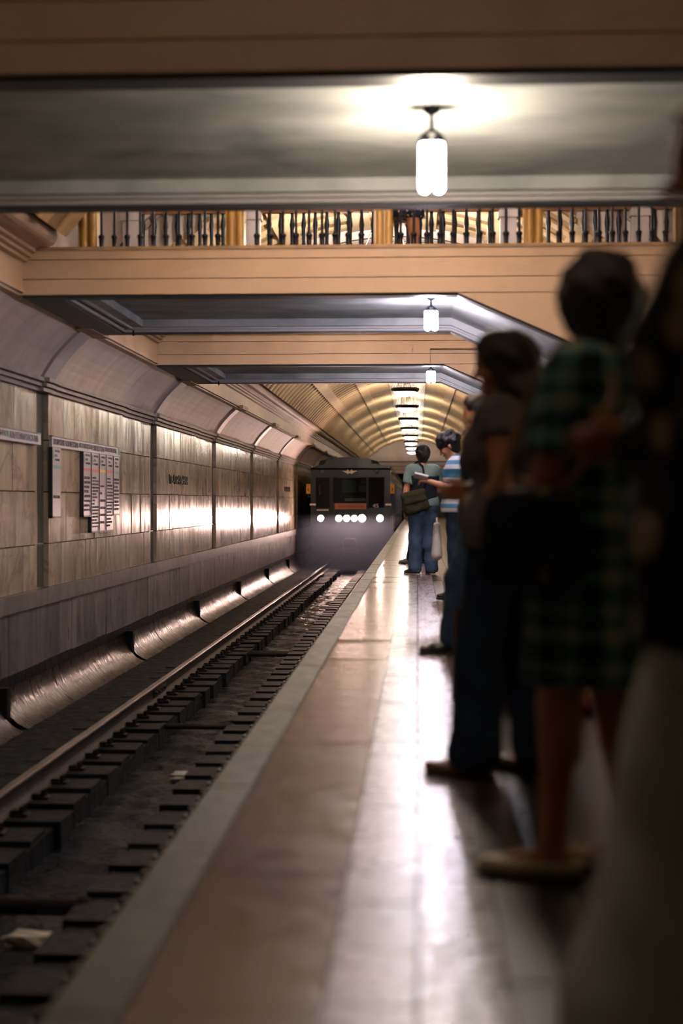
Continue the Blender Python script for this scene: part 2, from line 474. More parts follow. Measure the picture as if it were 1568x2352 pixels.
# ------------------------------------------------------------------ ceiling: ribbed vault
ceil = thing('ceiling', label='cream ribbed barrel vault with lengthwise bands', kind='structure')
def arc(r0, r1, a0, a1, n):
    pts = [(XC+r0*math.sin(a0+(a1-a0)*i/n), VZ+r0*math.cos(a0+(a1-a0)*i/n)) for i in range(n+1)]
    pts += [(XC+r1*math.sin(a1+(a0-a1)*i/n), VZ+r1*math.cos(a1+(a0-a1)*i/n)) for i in range(n+1)]
    return pts
def arc_strip(mb, r0, r1, a0, a1, n, y0, y1):
    ins = [(XC+r0*math.sin(a0+(a1-a0)*i/n), VZ+r0*math.cos(a0+(a1-a0)*i/n)) for i in range(n+1)]
    out = [(XC+r1*math.sin(a0+(a1-a0)*i/n), VZ+r1*math.cos(a0+(a1-a0)*i/n)) for i in range(n+1)]
    m = n+1
    vs = [(x, y0, z) for x, z in ins]+[(x, y1, z) for x, z in ins]+[(x, y0, z) for x, z in out]+[(x, y1, z) for x, z in out]
    fs = []
    for i in range(n):
        fs += [(i, i+1, m+i+1, m+i), (2*m+i, 2*m+i+1, 3*m+i+1, 3*m+i), (i, i+1, 2*m+i+1, 2*m+i), (m+i, m+i+1, 3*m+i+1, 3*m+i)]
    fs += [(0, m, 3*m, 2*m), (n, m+n, 3*m+n, 2*m+n)]
    mb.add(vs, fs, False)
    return mb
for (a, b) in VSEG:
    arc_strip(MB(), VR, VR+0.14, -A_SPR, A_SPR, 40, a+0.012, b-0.012).build('vault_shell', M['vault'], ceil)
    for d in (-37, -22, -7, 7, 22, 37):
        t = math.radians(d); w = 0.14/VR
        arc_strip(MB(), VR-0.07, VR, t-w, t+w, 3, a+0.012, b-0.012).build('lengthwise_band', M['vault_rib'], ceil)
rib_me = None
for (a, b) in VSEG[1:]:
    n = int((b-a-0.2)/0.71)
    for i in range(n+1):
        y = a+0.2+i*0.71
        if rib_me is None:
            mb = MB(); n_ = 3
            prof = [(-0.15, 0.0), (-0.15, 0.02), (-0.12, 0.04), (0.12, 0.04), (0.15, 0.02), (0.15, 0.0)]
            ns = 36; vs = []; fs = []
            for s_ in range(ns+1):
                t = -A_SPR+2*A_SPR*s_/ns
                for (dy, dr) in prof:
                    vs.append((XC+(VR-dr)*math.sin(t), dy, VZ+(VR-dr)*math.cos(t)))
            m_ = len(prof)
            for s_ in range(ns):
                for q in range(m_-1):
                    fs.append((s_*m_+q, s_*m_+q+1, (s_+1)*m_+q+1, (s_+1)*m_+q))
            mb.add(vs, fs, False)
            rib_me = mb.mesh('cross_rib', M['vault_rib'])
        o = link('cross_rib', rib_me, ceil); o.location = (0, y, 0)
# tall bays over the footbridges: lunette walls with white arch rings, flat lid
for bi, (a, b) in enumerate(BRIDGES):
    for yy, s in ((a, -1), (b, 1)):
        n = 32; mb = MB(); vs = []; fs = []
        for i in range(n+1):
            t = -A_SPR+2*A_SPR*i/n
            x = XC+VR*math.sin(t); z = VZ+VR*math.cos(t)
            vs += [(x, yy, z), (x, yy, 6.2), (x, yy+s*0.1, z), (x, yy+s*0.1, 6.2)]
        for i in range(n):
            q = i*4
            fs += [(q, q+4, q+5, q+1), (q+2, q+6, q+7, q+3), (q, q+4, q+6, q+2)]
        mb.add(vs, fs)
        xl, xr = XC-2.87, XC+2.87
        mb.box(WL+0.02, xl, min(yy, yy+s*.1), max(yy, yy+s*.1), 3.63, 6.2)
        mb.box(xr, WR-0.02, min(yy, yy+s*.1), max(yy, yy+s*.1), 3.63, 6.2)
        mb.build('lunette_wall', M['white'], ceil)
        y0, y1 = (yy, yy-s*0.10)
        at = math.acos((3.62-VZ)/4.35)
        arc_strip(MB(), 4.05, 4.36, -at, at, 40, min(y0, y1), max(y0, y1)).build('arch_ring', M['white'], ceil)
        arc_strip(MB(), 3.98, 4.02, -at, at, 40, min(y0, yy-s*.05), max(y0, yy-s*.05)).build('arch_fillet', M['cornice'], ceil)
    MB().box(WL-0.2, WR+0.2, a-0.1, b+0.1, 6.2, 6.35).build('bay_lid', M['white'], ceil)

# ------------------------------------------------------------------ far and near end walls
we = thing('wall_end', label='pale end wall with lunette and dark tunnel mouth', kind='structure')
MB().box(-4.4, 3.8, Y_END, Y_END+0.3, 2.67, 5.2).build('lunette', M['haunch'], we)
for z0, z1, m in ((3.36, 3.42, 'soffit_dark'), (3.10, 3.14, 'cornice'), (2.9, 2.93, 'cornice'), (2.67, 2.72, 'ridge')):
    MB().box(-4.3, 3.7, Y_END-0.08, Y_END, z0, z1).build('string_course', M[m], we)
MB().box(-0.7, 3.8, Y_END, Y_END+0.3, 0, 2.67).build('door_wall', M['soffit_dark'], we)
MB().box(-4.4, 3.8, Y_END+8, Y_END+8.2, -1.5, 3).build('tunnel_dark', M['black'], we)
wb = thing('wall_back', label='cream wall behind the camera at the platform end', kind='structure')
MB().box(-4.4, 3.8, -7.3, -7.0, -1.5, 5.2).build('panel', M['cream'], wb)
# ------------------------------------------------------------------ platform floor
fl = thing('floor', label='stone-paved platform with pale edge stones', kind='structure')
MB().box(-0.70, WR+0.1, -7, Y_END, -0.30, -0.022).build('screed', M['joint'], fl)
MB().box(-0.80, 0.4, -7, Y_END, -1.4, -0.12).build('platform_face', M['under'], fl)
rf = random.Random(11)
ROWS = [('edge_stone', 'edge', -0.725, -0.578, 0.92, 44), ('paving_slab', 'slab', -0.572, -0.190, 1.12, 60), ('strip_stone', 'strip', -0.186, -0.004, 0.41, 34),
        ('granite_sett', 'rough_gran', 0.004, 0.188, 0.55, 30), ('brown_stone', 'brown_gran', 0.192, 0.30, 0.8, 24), ('dark_stone', 'dark_gran', 0.304, 0.418, 0.8, 24)]
for nm, mk, x0, x1, ln, ymax in ROWS:
    y = -7 + rf.random()*ln; rest = MB()
    while y < Y_END:
        e = y + ln*rf.uniform(0.82, 1.2)
        dz = rf.uniform(-0.0015, 0.0015)
        if e > 2.2 and y < ymax:
            piece(nm, M[mk], fl, x0, x1, y+0.003, e-0.003, -0.10, dz, 0.0016)
        else:
            rest.box(x0, x1, y+0.003, min(e, Y_END)-0.003, -0.10, dz)
        y = e
    o = rest.build(nm+'s_beyond', M[mk], fl); o['kind'] = 'stuff'
rest = MB()
x = 0.424; c = 0
while x < WR:
    w = 0.6 if x > 1.0 else 0.57
    y = -7 + (0.3 if c % 2 else 0)
    while y < Y_END:
        mk = 'dark_gran' if (c in (0, 3)) else 'grey_gran'
        if 2.2 < y < 22 and x < 1.6:
            piece('floor_tile', M[mk], fl, x, min(x+w-0.005, WR), y, y+0.595, -0.05, rf.uniform(-.001, .001), 0.0012)
        else:
            rest.box(x, min(x+w-0.005, WR), y, min(y+0.595, Y_END), -0.05, 0)
        y += 0.6
    x += w; c += 1
o = rest.build('floor_tiles_beyond', M['grey_gran'], fl); o['kind'] = 'stuff'

# ------------------------------------------------------------------ track
tr = thing('track_bed', label='dark track bed with timber half-sleepers and a wet centre trough', kind='structure')
ZS = -1.27
MB().box(-4.4, -2.56, -7, Y_END+8, -1.6, ZS-0.035).build('bed_slab', M['bed'], tr)
MB().box(-4.4, -3.08, -7, Y_END+8, -1.6, ZS-0.002).build('bed_shoulder', M['bed'], tr)
MB().box(-1.90, -0.7, -7, Y_END+8, -1.6, ZS-0.035).build('bed_slab', M['bed'], tr)
mb = MB(); nx, ny = 8, 500; vs = []; fs = []
for j in range(ny+1):
    yy = 4+60*j/ny
    for i in range(nx+1):
        xx = -2.57+0.68*i/nx
        vs.append((xx, yy, -1.46+0.014*math.sin(7*xx+9*yy+2*math.sin(3.1*yy))+0.012*math.sin(17*yy+5*math.sin(4*xx+yy))+rf.uniform(-.006, .006)))
for j in range(ny):
    for i in range(nx):
        q = j*(nx+1)+i; fs.append((q, q+1, q+nx+2, q+nx+1))
mb.add(vs, fs, True); mb.build('trough_water', M['trough'], tr)
MB().box(-2.57, -1.88, -7, Y_END, -1.6, -1.50).build('trough_floor', M['bed'], tr)
sl = None
ys = 4.0
while ys < 52:
    for (x0, x1) in ((-3.42, -2.54), (-1.92, -0.95)):
        j = rf.uniform(-.03, .03)
        o = piece('sleeper', M['sleeper'], tr, x0, x1+j if x0 < -3 else x1, ys-0.20+rf.uniform(-.01, .01), ys+0.20, -1.48, ZS+rf.uniform(-.008, .008))
    ys += 0.62
# rails
RAIL = [(-0.075, 0), (0.075, 0), (0.075, 0.012), (0.02, 0.03), (0.010, 0.05), (0.010, 0.125), (0.034, 0.14), (0.036, 0.165), (0.028, 0.176), (-0.028, 0.176), (-0.036, 0.165), (-0.034, 0.14),
        (-0.010, 0.125), (-0.010, 0.05), (-0.02, 0.03), (-0.075, 0.012)]
for nm, xr in (('far', -2.985), ('near', -1.475)):
    t = thing('rail', (xr, 0, ZS+0.004), label=('bright-topped steel rail on the side of the marble wall' if nm == 'far' else 'steel rail tucked under the platform edge'), cat='rail', group='running rails of the track')
    MB().prism_y(RAIL[:8]+RAIL[11:], 3, Y_END+7).build('rail_web', M['rail_rust'], t)
    MB().prism_y([(0.0362, 0.158), (0.0368, 0.166), (0.0285, 0.1775), (-0.0285, 0.1775), (-0.0368, 0.166), (-0.0362, 0.158)], 3, Y_END+7).build('rail_head', M['rail_steel'], t)
    if nm == 'far':
        MB().box(0.010, 0.034, 17.0, 17.75, 0.05, 0.135).build('joint_plate', M['rail_steel'], t)
        for q in range(4):
            MB().tube([(0.03, 17.1+q*0.18, 0.09), (0.055, 17.1+q*0.18, 0.09)], 0.016, 6).build('joint_bolt', M['fastener'], t)
    fm = None
    ys = 4.0
    while ys < 46:
        for s in ((1, -1) if nm == 'far' else (-1,)):
            if fm is None:
                mb = MB().box(-0.05, 0.09, -0.06, 0.06, 0.0, 0.022)
                mb.tube([(0.045, -0.03, 0.02), (0.045, -0.03, 0.075)], 0.018, 6); mb.tube([(0.045, 0.035, 0.02), (0.045, 0.035, 0.075)], 0.018, 6)
                mb.box(-0.04, 0.02, -0.045, 0.045, 0.02, 0.045)
                fm = mb.mesh('fastener', M['fastener'])
            o = link('fastener', fm, t); o.location = (s*0.105, ys, -0.002); o.scale = (s, 1, 1)
        ys += 0.62
# pipes over the trough
for y, r, lab in ((8.55, 0.055, 'thick dark pipe across the track trough nearest the camera'), (15.4, 0.03, 'thin dark pipe across the trough near the crumpled wrapper'),
                  (22.8, 0.045, 'dark drain pipe across the trough farthest down the track')):
    t = thing('drain_pipe', (0, y, 0), label=lab, cat='pipe', group='pipes crossing the track trough')
    MB().tube([(-2.62, 0, ZS-0.02-r*0.3), (-1.86, 0, ZS-0.02-r*0.3)], r, 12).build('pipe', M['fastener'], t)
    for xx in (-2.58, -1.90):
        MB().tube([(xx-0.02, 0, ZS-0.02-r*0.3), (xx+0.02, 0, ZS-0.02-r*0.3)], r*1.25, 12).build('collar', M['iron'], t)
# litter
def crumple(name, loc, s, mk, lab, seed):
    r = random.Random(seed); bm = bmesh.new()
    bmesh.ops.create_icosphere(bm, subdivisions=2, radius=1.0)
    for v in bm.verts:
        k = r.uniform(0.6, 1.2); v.co = Vector((v.co.x*s[0]*k, v.co.y*s[1]*k, v.co.z*s[2]*k))
    me = bpy.data.meshes.new(name); bm.to_mesh(me); bm.free(); me.materials.append(M[mk])
    o = link(name, me); o.location = loc
    return tag(o, lab, 'litter', 'litter on the track bed')
M['foil'] = mat('wrapper_green', srgb(96, 118, 104), srgb(190, 186, 176), rough=0.5, scale=14)
crumple('crumpled_wrapper', (-2.05, 13.3, -1.42), (0.16, 0.08, 0.035), 'foil', 'crumpled pale green wrapper lying in the track trough', 1)
crumple('crumpled_paper', (-2.02, 30.2, -1.42), (0.13, 0.12, 0.05), 'paper', 'white scrap of paper far down the track trough', 2)
crumple('crumpled_newspaper', (-2.12, 8.3, -1.42), (0.17, 0.07, 0.05), 'paper', 'crumpled newspaper beside the nearest trough pipe', 3)

# ------------------------------------------------------------------ footbridges
CH0, CHS = 0.36, 0.44        # underside turns down to the right from here, slope
def soffit_z(x): return 2.86 - max(0, x-CH0)*CHS
def fork_lamp(x, y, z, color, strength, lab, zs=1.0):
    t = thing('fork_lamp', (x, y, z), label=lab, cat='lamp', group='fork lamps under the footbridges')
    MB().lathe([(0, 0), (0.045, 0), (0.04, -0.02), (0.012, -0.035), (0.0, -0.035)], n=16).build('ceiling_plate', M['iron'], t)
    MB().tube([(0, 0, -0.02), (0, 0, -0.105)], 0.011, 8).build('stem', M['iron'], t)
    for s in (-1, 1):
        f = MB().tube([(0, 0, -0.10), (s*0.018, 0, -0.102), (s*0.034, 0, -0.115), (s*0.036, 0, -0.125)], 0.008, 8).build('fork_arm', M['iron'], t)
        MB().lathe([(0, 0.004), (0.014, 0.004), (0.022, -0.006), (0.036, -0.026), (0.036, -0.034), (0, -0.034)], (s*0.036, 0, -0.118), 16).build('socket', M['iron'], f)
        pr = [(0.0, 0.0)]+[(0.026, -0.012), (0.029, -0.03), (0.029, -0.20)]+[(0.029*math.cos(a), -0.20-0.029*math.sin(a)) for a in (0.4, 0.8, 1.2, 1.57)]
        MB().lathe(pr, (s*0.036, 0, -0.145), 16).build('bulb', emit('bulb_%d_%d' % (round(y), s), color, strength), t)
    t.scale = (1, 1, zs)
    return t
bal_me = {}
def baluster_mesh(kind):
    if kind not in bal_me:
        if kind == 'near':
            mb = MB().lathe([(0.030, 0), (0.030, 0.012), (0.022, 0.02), (0.024, 0.085), (0.030, 0.10), (0.030, 0.115), (0.013, 0.13), (0.013, 0.84), (0.022, 0.86), (0.022, 0.88)], n=8)
        else:
            mb = MB().lathe([(0.022, 0), (0.011, 0.03), (0.011, 0.50), (0.026, 0.53), (0.020, 0.55), (0.024, 0.70), (0.030, 0.74), (0.026, 0.78), (0.018, 0.84), (0.018, 0.88)], n=8)
        bal_me[kind] = mb.mesh('baluster', M['iron'])
    return bal_me[kind]
def bridge(i, y0, y1, lab, rail):
    t = thing('footbridge', (0, 0, 0), label=lab, cat='footbridge', group='footbridges over the track')
    XL, XR = -3.60, WR-0.12
    chamf = i > 0
    # deck slab
    prof = [(XL, 2.995), (CH0, 2.995), (XR, soffit_z(XR)+0.135), (XR, 3.25), (XL, 3.25)] if chamf else [(XL, 2.995), (XR, 2.995), (XR, 3.25), (XL, 3.25)]
    MB().prism_y(prof, y0+0.03, y1-0.03).build('deck', M['cream_cap'], t)
    for ya, yb in ((y0, y0+0.05), (y1-0.05, y1)):
        for z0, z1, m, d in ((3.188, 3.27, 'cream', 0.0), (3.012, 3.180, 'cream', 0.0), (2.868, 3.004, 'cream', 0.0)):
            MB().box(XL, XR, ya, yb, z0, z1).build('fascia_board', M[m], t)
        MB().box(XL, XR, ya-0.012, yb+0.012, 3.27, 3.30).build('fascia_cap', M['cream_cap'], t)
        if chamf:
            MB().prism_y([(CH0, 2.860), (XR, 2.860), (XR, soffit_z(XR)+0.008)], ya, yb).build('stair_fascia', M['cream'], t)
    # soffit panel
    def strip(nm, mk, xa, xb, ya, yb, drop):
        mb = MB()
        if chamf and xb > CH0 > xa:
            pr = [(xa, 2.996), (CH0, 2.996), (xb, soffit_z(xb)+0.136), (xb, soffit_z(xb)-drop), (CH0, 2.86-drop), (xa, 2.86-drop)]
        else:
            pr = [(xa, 2.996), (xb, 2.996), (xb, 2.86-drop), (xa, 2.86-drop)]
        return mb.prism_y(pr, ya, yb).build(nm, M[mk], t)
    strip('soffit_panel', 'soffit', XL, XR, y0+0.02, y1-0.02, -0.12)
    strip('soffit_border', 'soffit_dark', XL, XR, y0+0.051, y0+0.22, 0.012)
    strip('soffit_border', 'soffit_dark', XL, XR, y1-0.22, y1-0.051, 0.012)
    strip('soffit_border', 'soffit_dark', XL, XL+0.34, y0+0.20, y1-0.22, 0.012)
    strip('soffit_step', 'soffit', XL+0.34, XR, y1-0.40, y1-0.22, -0.04)
    strip('soffit_step', 'soffit', XL+0.34, XL+0.60, y0+0.20, y1-0.40, -0.04)
    for q in range(3):
        strip('soffit_ridge', 'ridge', XL+0.36+q*0.085, XR, y1-0.27-q*0.06, y1-0.235-q*0.06, 0.004-q*0.024)
        strip('soffit_ridge', 'ridge', XL+0.36+q*0.085, XL+0.39+q*0.085, y0+0.24, y1-0.235-q*0.06, 0.004-q*0.024)
    MB().tube([(XL+0.5, y1-0.42, 2.86), (XL+0.5, y1-0.42, 2.80)], 0.012, 6).build('hook', M['iron'], t)
    if i == 2:
        MB().tube([(0.17, y0-0.012, 2.87), (0.17, y0-0.012, 3.07), (1.3, y0-0.012, 3.07)], 0.009, 6).build('conduit', M['cornice'], t)
    if rail:
        zb = 3.30
        for side, yy in (('near', y0+0.10), ('far', y1-0.12)):
            posts = [-3.0+1.345*q for q in range(5)] if side == 'near' else [-3.17, -1.83, 0.99, 2.42]
            for px in posts:
                if side == 'near':
                    mb = MB().box(px-0.085, px+0.085, yy-0.05, yy+0.09, zb, zb+0.95)
                    mb.tube([(px-0.03, yy-0.05, zb), (px-0.03, yy-0.05, zb+0.95)], 0.035, 8); mb.tube([(px+0.05, yy-0.05, zb), (px+0.05, yy-0.05, zb+0.95)], 0.035, 8)
                    mb.build('railing_post', M['brass'], t)
                else:
                    mb = MB().box(px-0.09, px+0.09, yy-0.08, yy+0.08, zb, zb+0.80).box(px-0.11, px+0.11, yy-0.10, yy+0.10, zb+0.80, zb+0.86)
                    mb.prism_y([(px-0.11, zb+0.86), (px+0.11, zb+0.86), (px+0.05, zb+0.96), (px-0.05, zb+0.96)], yy-0.1, yy+0.1)
                    mb.build('railing_post', M['newel'], t)
            x = -3.0+0.12 if side == 'near' else -3.05
            while x < 2.9:
                if all(abs(x-px) > 0.12 for px in posts):
                    o = link('baluster', baluster_mesh(side), t); o.location = (x, yy, zb)
                x += 0.1185 if side == 'near' else 0.128
            MB().prism_x([(yy-0.05, zb+0.88), (yy+0.05, zb+0.88), (yy+0.06, zb+0.91), (yy+0.03, zb+0.95), (yy-0.03, zb+0.95), (yy-0.06, zb+0.91)], -3.1, 2.9).build('handrail', M['wood'], t)
    return t
bridge(0, *BRIDGES[0], 'nearest footbridge, its blurred grey underside filling the top of the view', False)
bridge(1, *BRIDGES[1], 'middle cream footbridge with iron balusters and a person on it', True)
bridge(2, *BRIDGES[2], 'farthest cream footbridge in front of the ribbed vault', True)
fork_lamp(0.07, 7.7, 2.98, (1.0, 0.84, 0.66), 240*BULB, 'large blurred fork lamp under the nearest footbridge', 1.16)
fork_lamp(0.13, 14.9, 2.98, (0.95, 0.86, 1.0), 340*BULB, 'fork lamp under the middle footbridge', 0.86)
fork_lamp(0.19, 22.0, 2.98, (0.97, 0.88, 1.0), 340*BULB, 'smallest fork lamp, under the farthest footbridge', 0.76)

# ------------------------------------------------------------------ bowl lamps along the vault
def bowl_lamp(y, z, ztop, lab, power, up, color=WARM):
    t = thing('bowl_chandelier', (XC, y, z), label=lab, cat='chandelier', group='bowl chandeliers along the vault')
    R = 0.375
    MB().lathe([(R-0.05, 0.035), (R-0.01, 0.06), (R, 0.02), (R-0.02, -0.02), (R-0.07, -0.05), (R-0.09, -0.045), (R-0.075, 0.0), (R-0.05, 0.035)], n=32).build('rim', M['iron'], t)
    pr = [((R-0.085)*math.cos(a), -0.045-0.115*math.sin(a)) for a in [i*math.pi/2/5 for i in range(6)]]
    MB().lathe(pr, n=24).build('glass_bowl', emit('bowl_glass_%d' % round(y), NEUTRAL, power), t)
    rod = None
    for k in range(8):
        a = 2*math.pi*k/8+0.2
        o = MB().tube([((R-0.02)*math.cos(a), (R-0.02)*math.sin(a), 0.03), (0.04*math.cos(a), 0.04*math.sin(a), ztop-z-0.04)], 0.007, 5).build('rod', M['rod_dark'], t)
    MB().lathe([(0, 0.0), (0.09, 0.0), (0.08, -0.04), (0.03, -0.09), (0, -0.10)], (0, 0, ztop-z), 16).build('ceiling_cap', M['iron'], t)
    ld = bpy.data.lights.new('bulb_light', 'POINT'); ld.energy = up; ld.color = color; ld.shadow_soft_size = 0.03
    lo = bpy.data.objects.new('bulb_light', ld); COL.objects.link(lo); lo.parent = t; lo.location = (0, 0, 0.10)
    return t
M['rod'] = mat('brass_rod', srgb(190, 150, 96), rough=0.35, metal=0.8)
ordn = ['nearest', 'second', 'third', 'fourth', 'fifth', 'sixth', 'seventh', 'farthest']
for k in range(8):
    y = 40.0+7.1*k
    bowl_lamp(y, 3.89, VZ+VR, '%s of the eight lit bowl chandeliers hanging beyond the footbridges' % ordn[k] if k not in (0, 7) else
              ('largest lit bowl chandelier, first beyond the footbridges' if k == 0 else 'smallest lit bowl chandelier, last before the end wall'), 8*BULB, 120*BULB)
for y, z, zt, up, lab in ((32.9, 3.89, VZ+VR, 32, 'bowl chandelier hidden just beyond the farthest footbridge'), (25.8, 3.89, VZ+VR, 32, 'bowl chandelier hidden behind the farthest footbridge'),
                          (18.7, 4.0, VZ+VR, 40, 'bowl chandelier hidden between the middle and farthest footbridges'), (11.7, 4.0, VZ+VR, 60, 'bowl chandelier hidden between the nearest and middle footbridges'),
                          (15.3, 5.2, 6.2, 30, 'bowl chandelier high above the middle footbridge'), (22.4, 5.2, 6.2, 30, 'unseen bowl chandelier added above the farthest footbridge to brighten its bay'), (3.6, 4.1, VZ+VR, 7, 'bowl chandelier above the camera before the nearest footbridge')):  # lamp over the farthest footbridge is added to brighten its dark bay
    bowl_lamp(y, z, zt, lab, 34*BULB*(0.15 if y < 5 else 1), up*4.5*BULB)

# ------------------------------------------------------------------ signs on the left wall
M['sign_white'] = mat('sign_enamel', srgb(200, 190, 200), rough=0.25)
M['sign_dark'] = mat('sign_edge', srgb(50, 48, 56), rough=0.4)
M['ink'] = mat('sign_ink', srgb(54, 50, 66), rough=0.5)
M['green_ink'] = mat('sign_green', srgb(30, 120, 84), rough=0.4)
M['teal_ink'] = mat('sign_teal', srgb(70, 140, 150), rough=0.4)
M['red_ink'] = mat('sign_red', srgb(206, 74, 84), rough=0.4)
M['yellow_ink'] = mat('sign_yellow', srgb(214, 180, 60), rough=0.4)
M['name_metal'] = mat('letter_metal', srgb(34, 36, 32), rough=0.35, metal=0.5)
ROT_L = Matrix(((0, 0, 1), (1, 0, 0), (0, 1, 0))).to_4x4()
def wall_text(body, y, z, h, w, mk, parent, x=WL+0.055, ex=0.002, name='lettering'):
    o = link(name, text_mesh(body, name, M[mk], h, w, ex), parent)
    o.matrix_local = Matrix.Translation((x, y, z)) @ ROT_L
    return o
XS = WL+0.015
def strip_sign(ya, yb, z0, z1, items, lab, emblem):
    t = thing('line_sign', (0, 0, 0), label=lab, cat='sign', group='long line signs on the marble wall')
    MB().box(XS, XS+0.035, ya, yb, z0, z1).build('panel', M['sign_white'], t)
    MB().box(XS, XS+0.042, ya, yb, z1-0.008, z1+0.004).build('top_edge', M['sign_dark'], t)
    y = ya+0.06
    tot = sum(len(a) for a in items)+1.6*len(items)
    u = (yb-ya-0.12-(0.18 if emblem else 0))/tot
    for a in items:
        wall_text(a, y, z0+0.028, (z1-z0)*0.56, u*len(a), 'ink', t, XS+0.0355)
        y += u*len(a)+u*0.4
        MB().box(XS+0.03, XS+0.0375, y, y+u*0.7, z0+0.03, z1-0.03).build('tick', M['green_ink'], t)
        y += u*1.2
    if emblem:
        mb = MB()
        mb.add([(XS+0.0375, yb-0.16, z0+0.02), (XS+0.0375, yb-0.02, z0+0.02), (XS+0.0375, yb-0.02, z1-0.03), (XS+0.0375, yb-0.09, z1-0.015), (XS+0.0375, yb-0.16, z1-0.03)], [(0, 1, 2, 3, 4)])
        mb.build('emblem', M['green_ink'], t)
    return t
strip_sign(12.6, 16.43, 1.605, 1.73, ['ДОМОДЕДОВСКАЯ', 'ОРЕХОВО', 'ЦАРИЦЫНО', 'КАНТЕМИРОВСКАЯ'], 'long white line sign cut off by the left edge', False)
strip_sign(16.94, 20.88, 1.605, 1.73, ['КАШИРСКАЯ', 'КОЛОМЕНСКАЯ', 'АВТОЗАВОДСКАЯ', 'ПАВЕЛЕТСКАЯ', 'НОВОКУЗНЕЦКАЯ'], 'long white line sign above the hanging station lists', True)
def list_board(ya, yb, zb, rows, bar, lab, ztop=1.60, head=True, arrow=True):
    t = thing('station_list', (0, 0, 0), label=lab, cat='sign', group='upright station lists on the marble wall')
    MB().box(XS, XS+0.04, ya, yb, zb, ztop).build('panel', M['sign_white'], t)
    MB().box(XS, XS+0.046, ya-0.018, ya, zb-0.012, ztop).build('side_edge', M['sign_dark'], t)
    MB().box(XS, XS+0.046, ya-0.018, yb, zb-0.018, zb).build('bottom_edge', M['sign_dark'], t)
    x = XS+0.0405; W = yb-ya
    if head:
        for q, s in enumerate(('ПЕРЕХОД', 'НА', 'СТАНЦИЮ')):
            wall_text(s, ya+W*0.3, ztop-0.055-q*0.05, 0.03, W*(0.55 if q != 1 else 0.3), 'ink', t, x)
        if arrow:
            MB().add([(x+0.002, ya+W*.12, ztop-0.15), (x+0.002, ya+W*.02, ztop-0.09), (x+0.002, ya+W*.22, ztop-0.09)], [(0, 1, 2)]).box(x, x+0.002, ya+W*.10, ya+W*.14, ztop-0.09, ztop-0.03).build('arrow', M['green_ink'], t)
        MB().box(x-0.002, x+0.002, ya+W*.04, yb-W*.04, ztop-0.235, ztop-0.20).build('line_bar', M[bar], t)
    n = len(rows)
    z = ztop-0.30 if head else ztop-0.1
    dz = (z-zb-0.03)/max(n, 1)
    dz = min(dz, 0.12)
    hh = min(0.034, dz*0.62)
    for s in rows:
        if s: wall_text(s, ya+W*0.1, z-hh, hh, min(W*0.82, 0.034*len(s)), 'ink', t, x)
        z -= dz
    return t
list_board(16.93, 17.33, 0.82, ['', '', 'АРБАТСКАЯ'], 'teal_ink', 'upright station list with a teal arrow bar, mostly blank, beside the green strip')
list_board(18.52, 18.95, 0.816, ['АРБАТСКАЯ', 'СМОЛЕНСКАЯ', 'КИЕВСКАЯ', 'КУРСКАЯ', 'БАУМАНСКАЯ', 'ПЕРВОМАЙСКАЯ', 'ИЗМАЙЛОВО', 'ЩЁЛКОВСКАЯ'], 'red_ink', 'first of the five clustered station lists, short one on their left')
list_board(18.98, 19.45, 0.613, ['ЛУБЯНКА', 'ЧИСТЫЕ ПРУДЫ', 'КРАСНЫЕ ВОРОТА', 'КОМСОМОЛЬСКАЯ', 'СОКОЛЬНИКИ', 'БУЛЬВАР', 'ЧЕРКИЗОВО', 'УЛИЦА', 'ПАРК', 'КРОПОТКИНСКАЯ', 'ФРУНЗЕНСКАЯ', 'СПОРТИВНАЯ', 'УНИВЕРСИТЕТ', 'ПРОСПЕКТ', 'ЮГО-ЗАПАДНАЯ', 'ОХОТНЫЙ РЯД'], 'red_ink', 'second clustered station list, long and crowded with a red bar')
list_board(19.47, 19.87, 0.61, ['', 'ОХОТНЫЙ', 'РЯД', 'БИБЛИОТЕКА', 'АРБАТСКАЯ', 'БОРОВИЦКАЯ', 'КУРСКАЯ'], 'yellow_ink', 'third clustered station list, with a yellow bar and few lines')
list_board(19.89, 20.35, 0.61, ['ПЛОЩАДЬ', 'КУРСКАЯ', 'БАУМАНСКАЯ', 'ЭЛЕКТРОЗАВОД', 'СЕМЁНОВСКАЯ', 'ПАРТИЗАНСКАЯ', 'ИЗМАЙЛОВСКАЯ', 'ПЕРВОМАЙСКАЯ', 'АРБАТСКАЯ', 'СМОЛЕНСКАЯ', 'КИЕВСКАЯ', 'ПАРК ПОБЕДЫ', 'СТРОГИНО', 'КРЫЛАТСКОЕ', 'МИТИНО'], 'red_ink', 'fourth clustered station list, long with a red bar and dense lines', arrow=False)
list_board(20.37, 20.77, 0.82, ['ПУШКИНСКАЯ', 'БАРРИКАДНАЯ', 'БЕГОВАЯ', 'ПОЛЕЖАЕВСКАЯ', 'ОКТЯБРЬСКОЕ', 'ЩУКИНСКАЯ', 'ТУШИНСКАЯ', 'СХОДНЕНСКАЯ', 'ПЛАНЕРНАЯ'], 'teal_ink', 'last clustered station list, short one under the green emblem', arrow=False)
for y, lab in ((25.2, 'dark raised station name letters on the marble wall'), (47.2, 'far repeat of the station name letters near the train')):
    t = thing('station_name', (0, 0, 0), label=lab, cat='lettering', group='station names on the marble wall')
    s = 'ТЕАТРАЛЬНАЯ'; u = 2.0/len(s)
    for i, ch in enumerate(s):
        wall_text(ch, y+i*u, 1.28, 0.155, u*0.86, 'name_metal', t, WL+0.012, 0.02, 'letter')
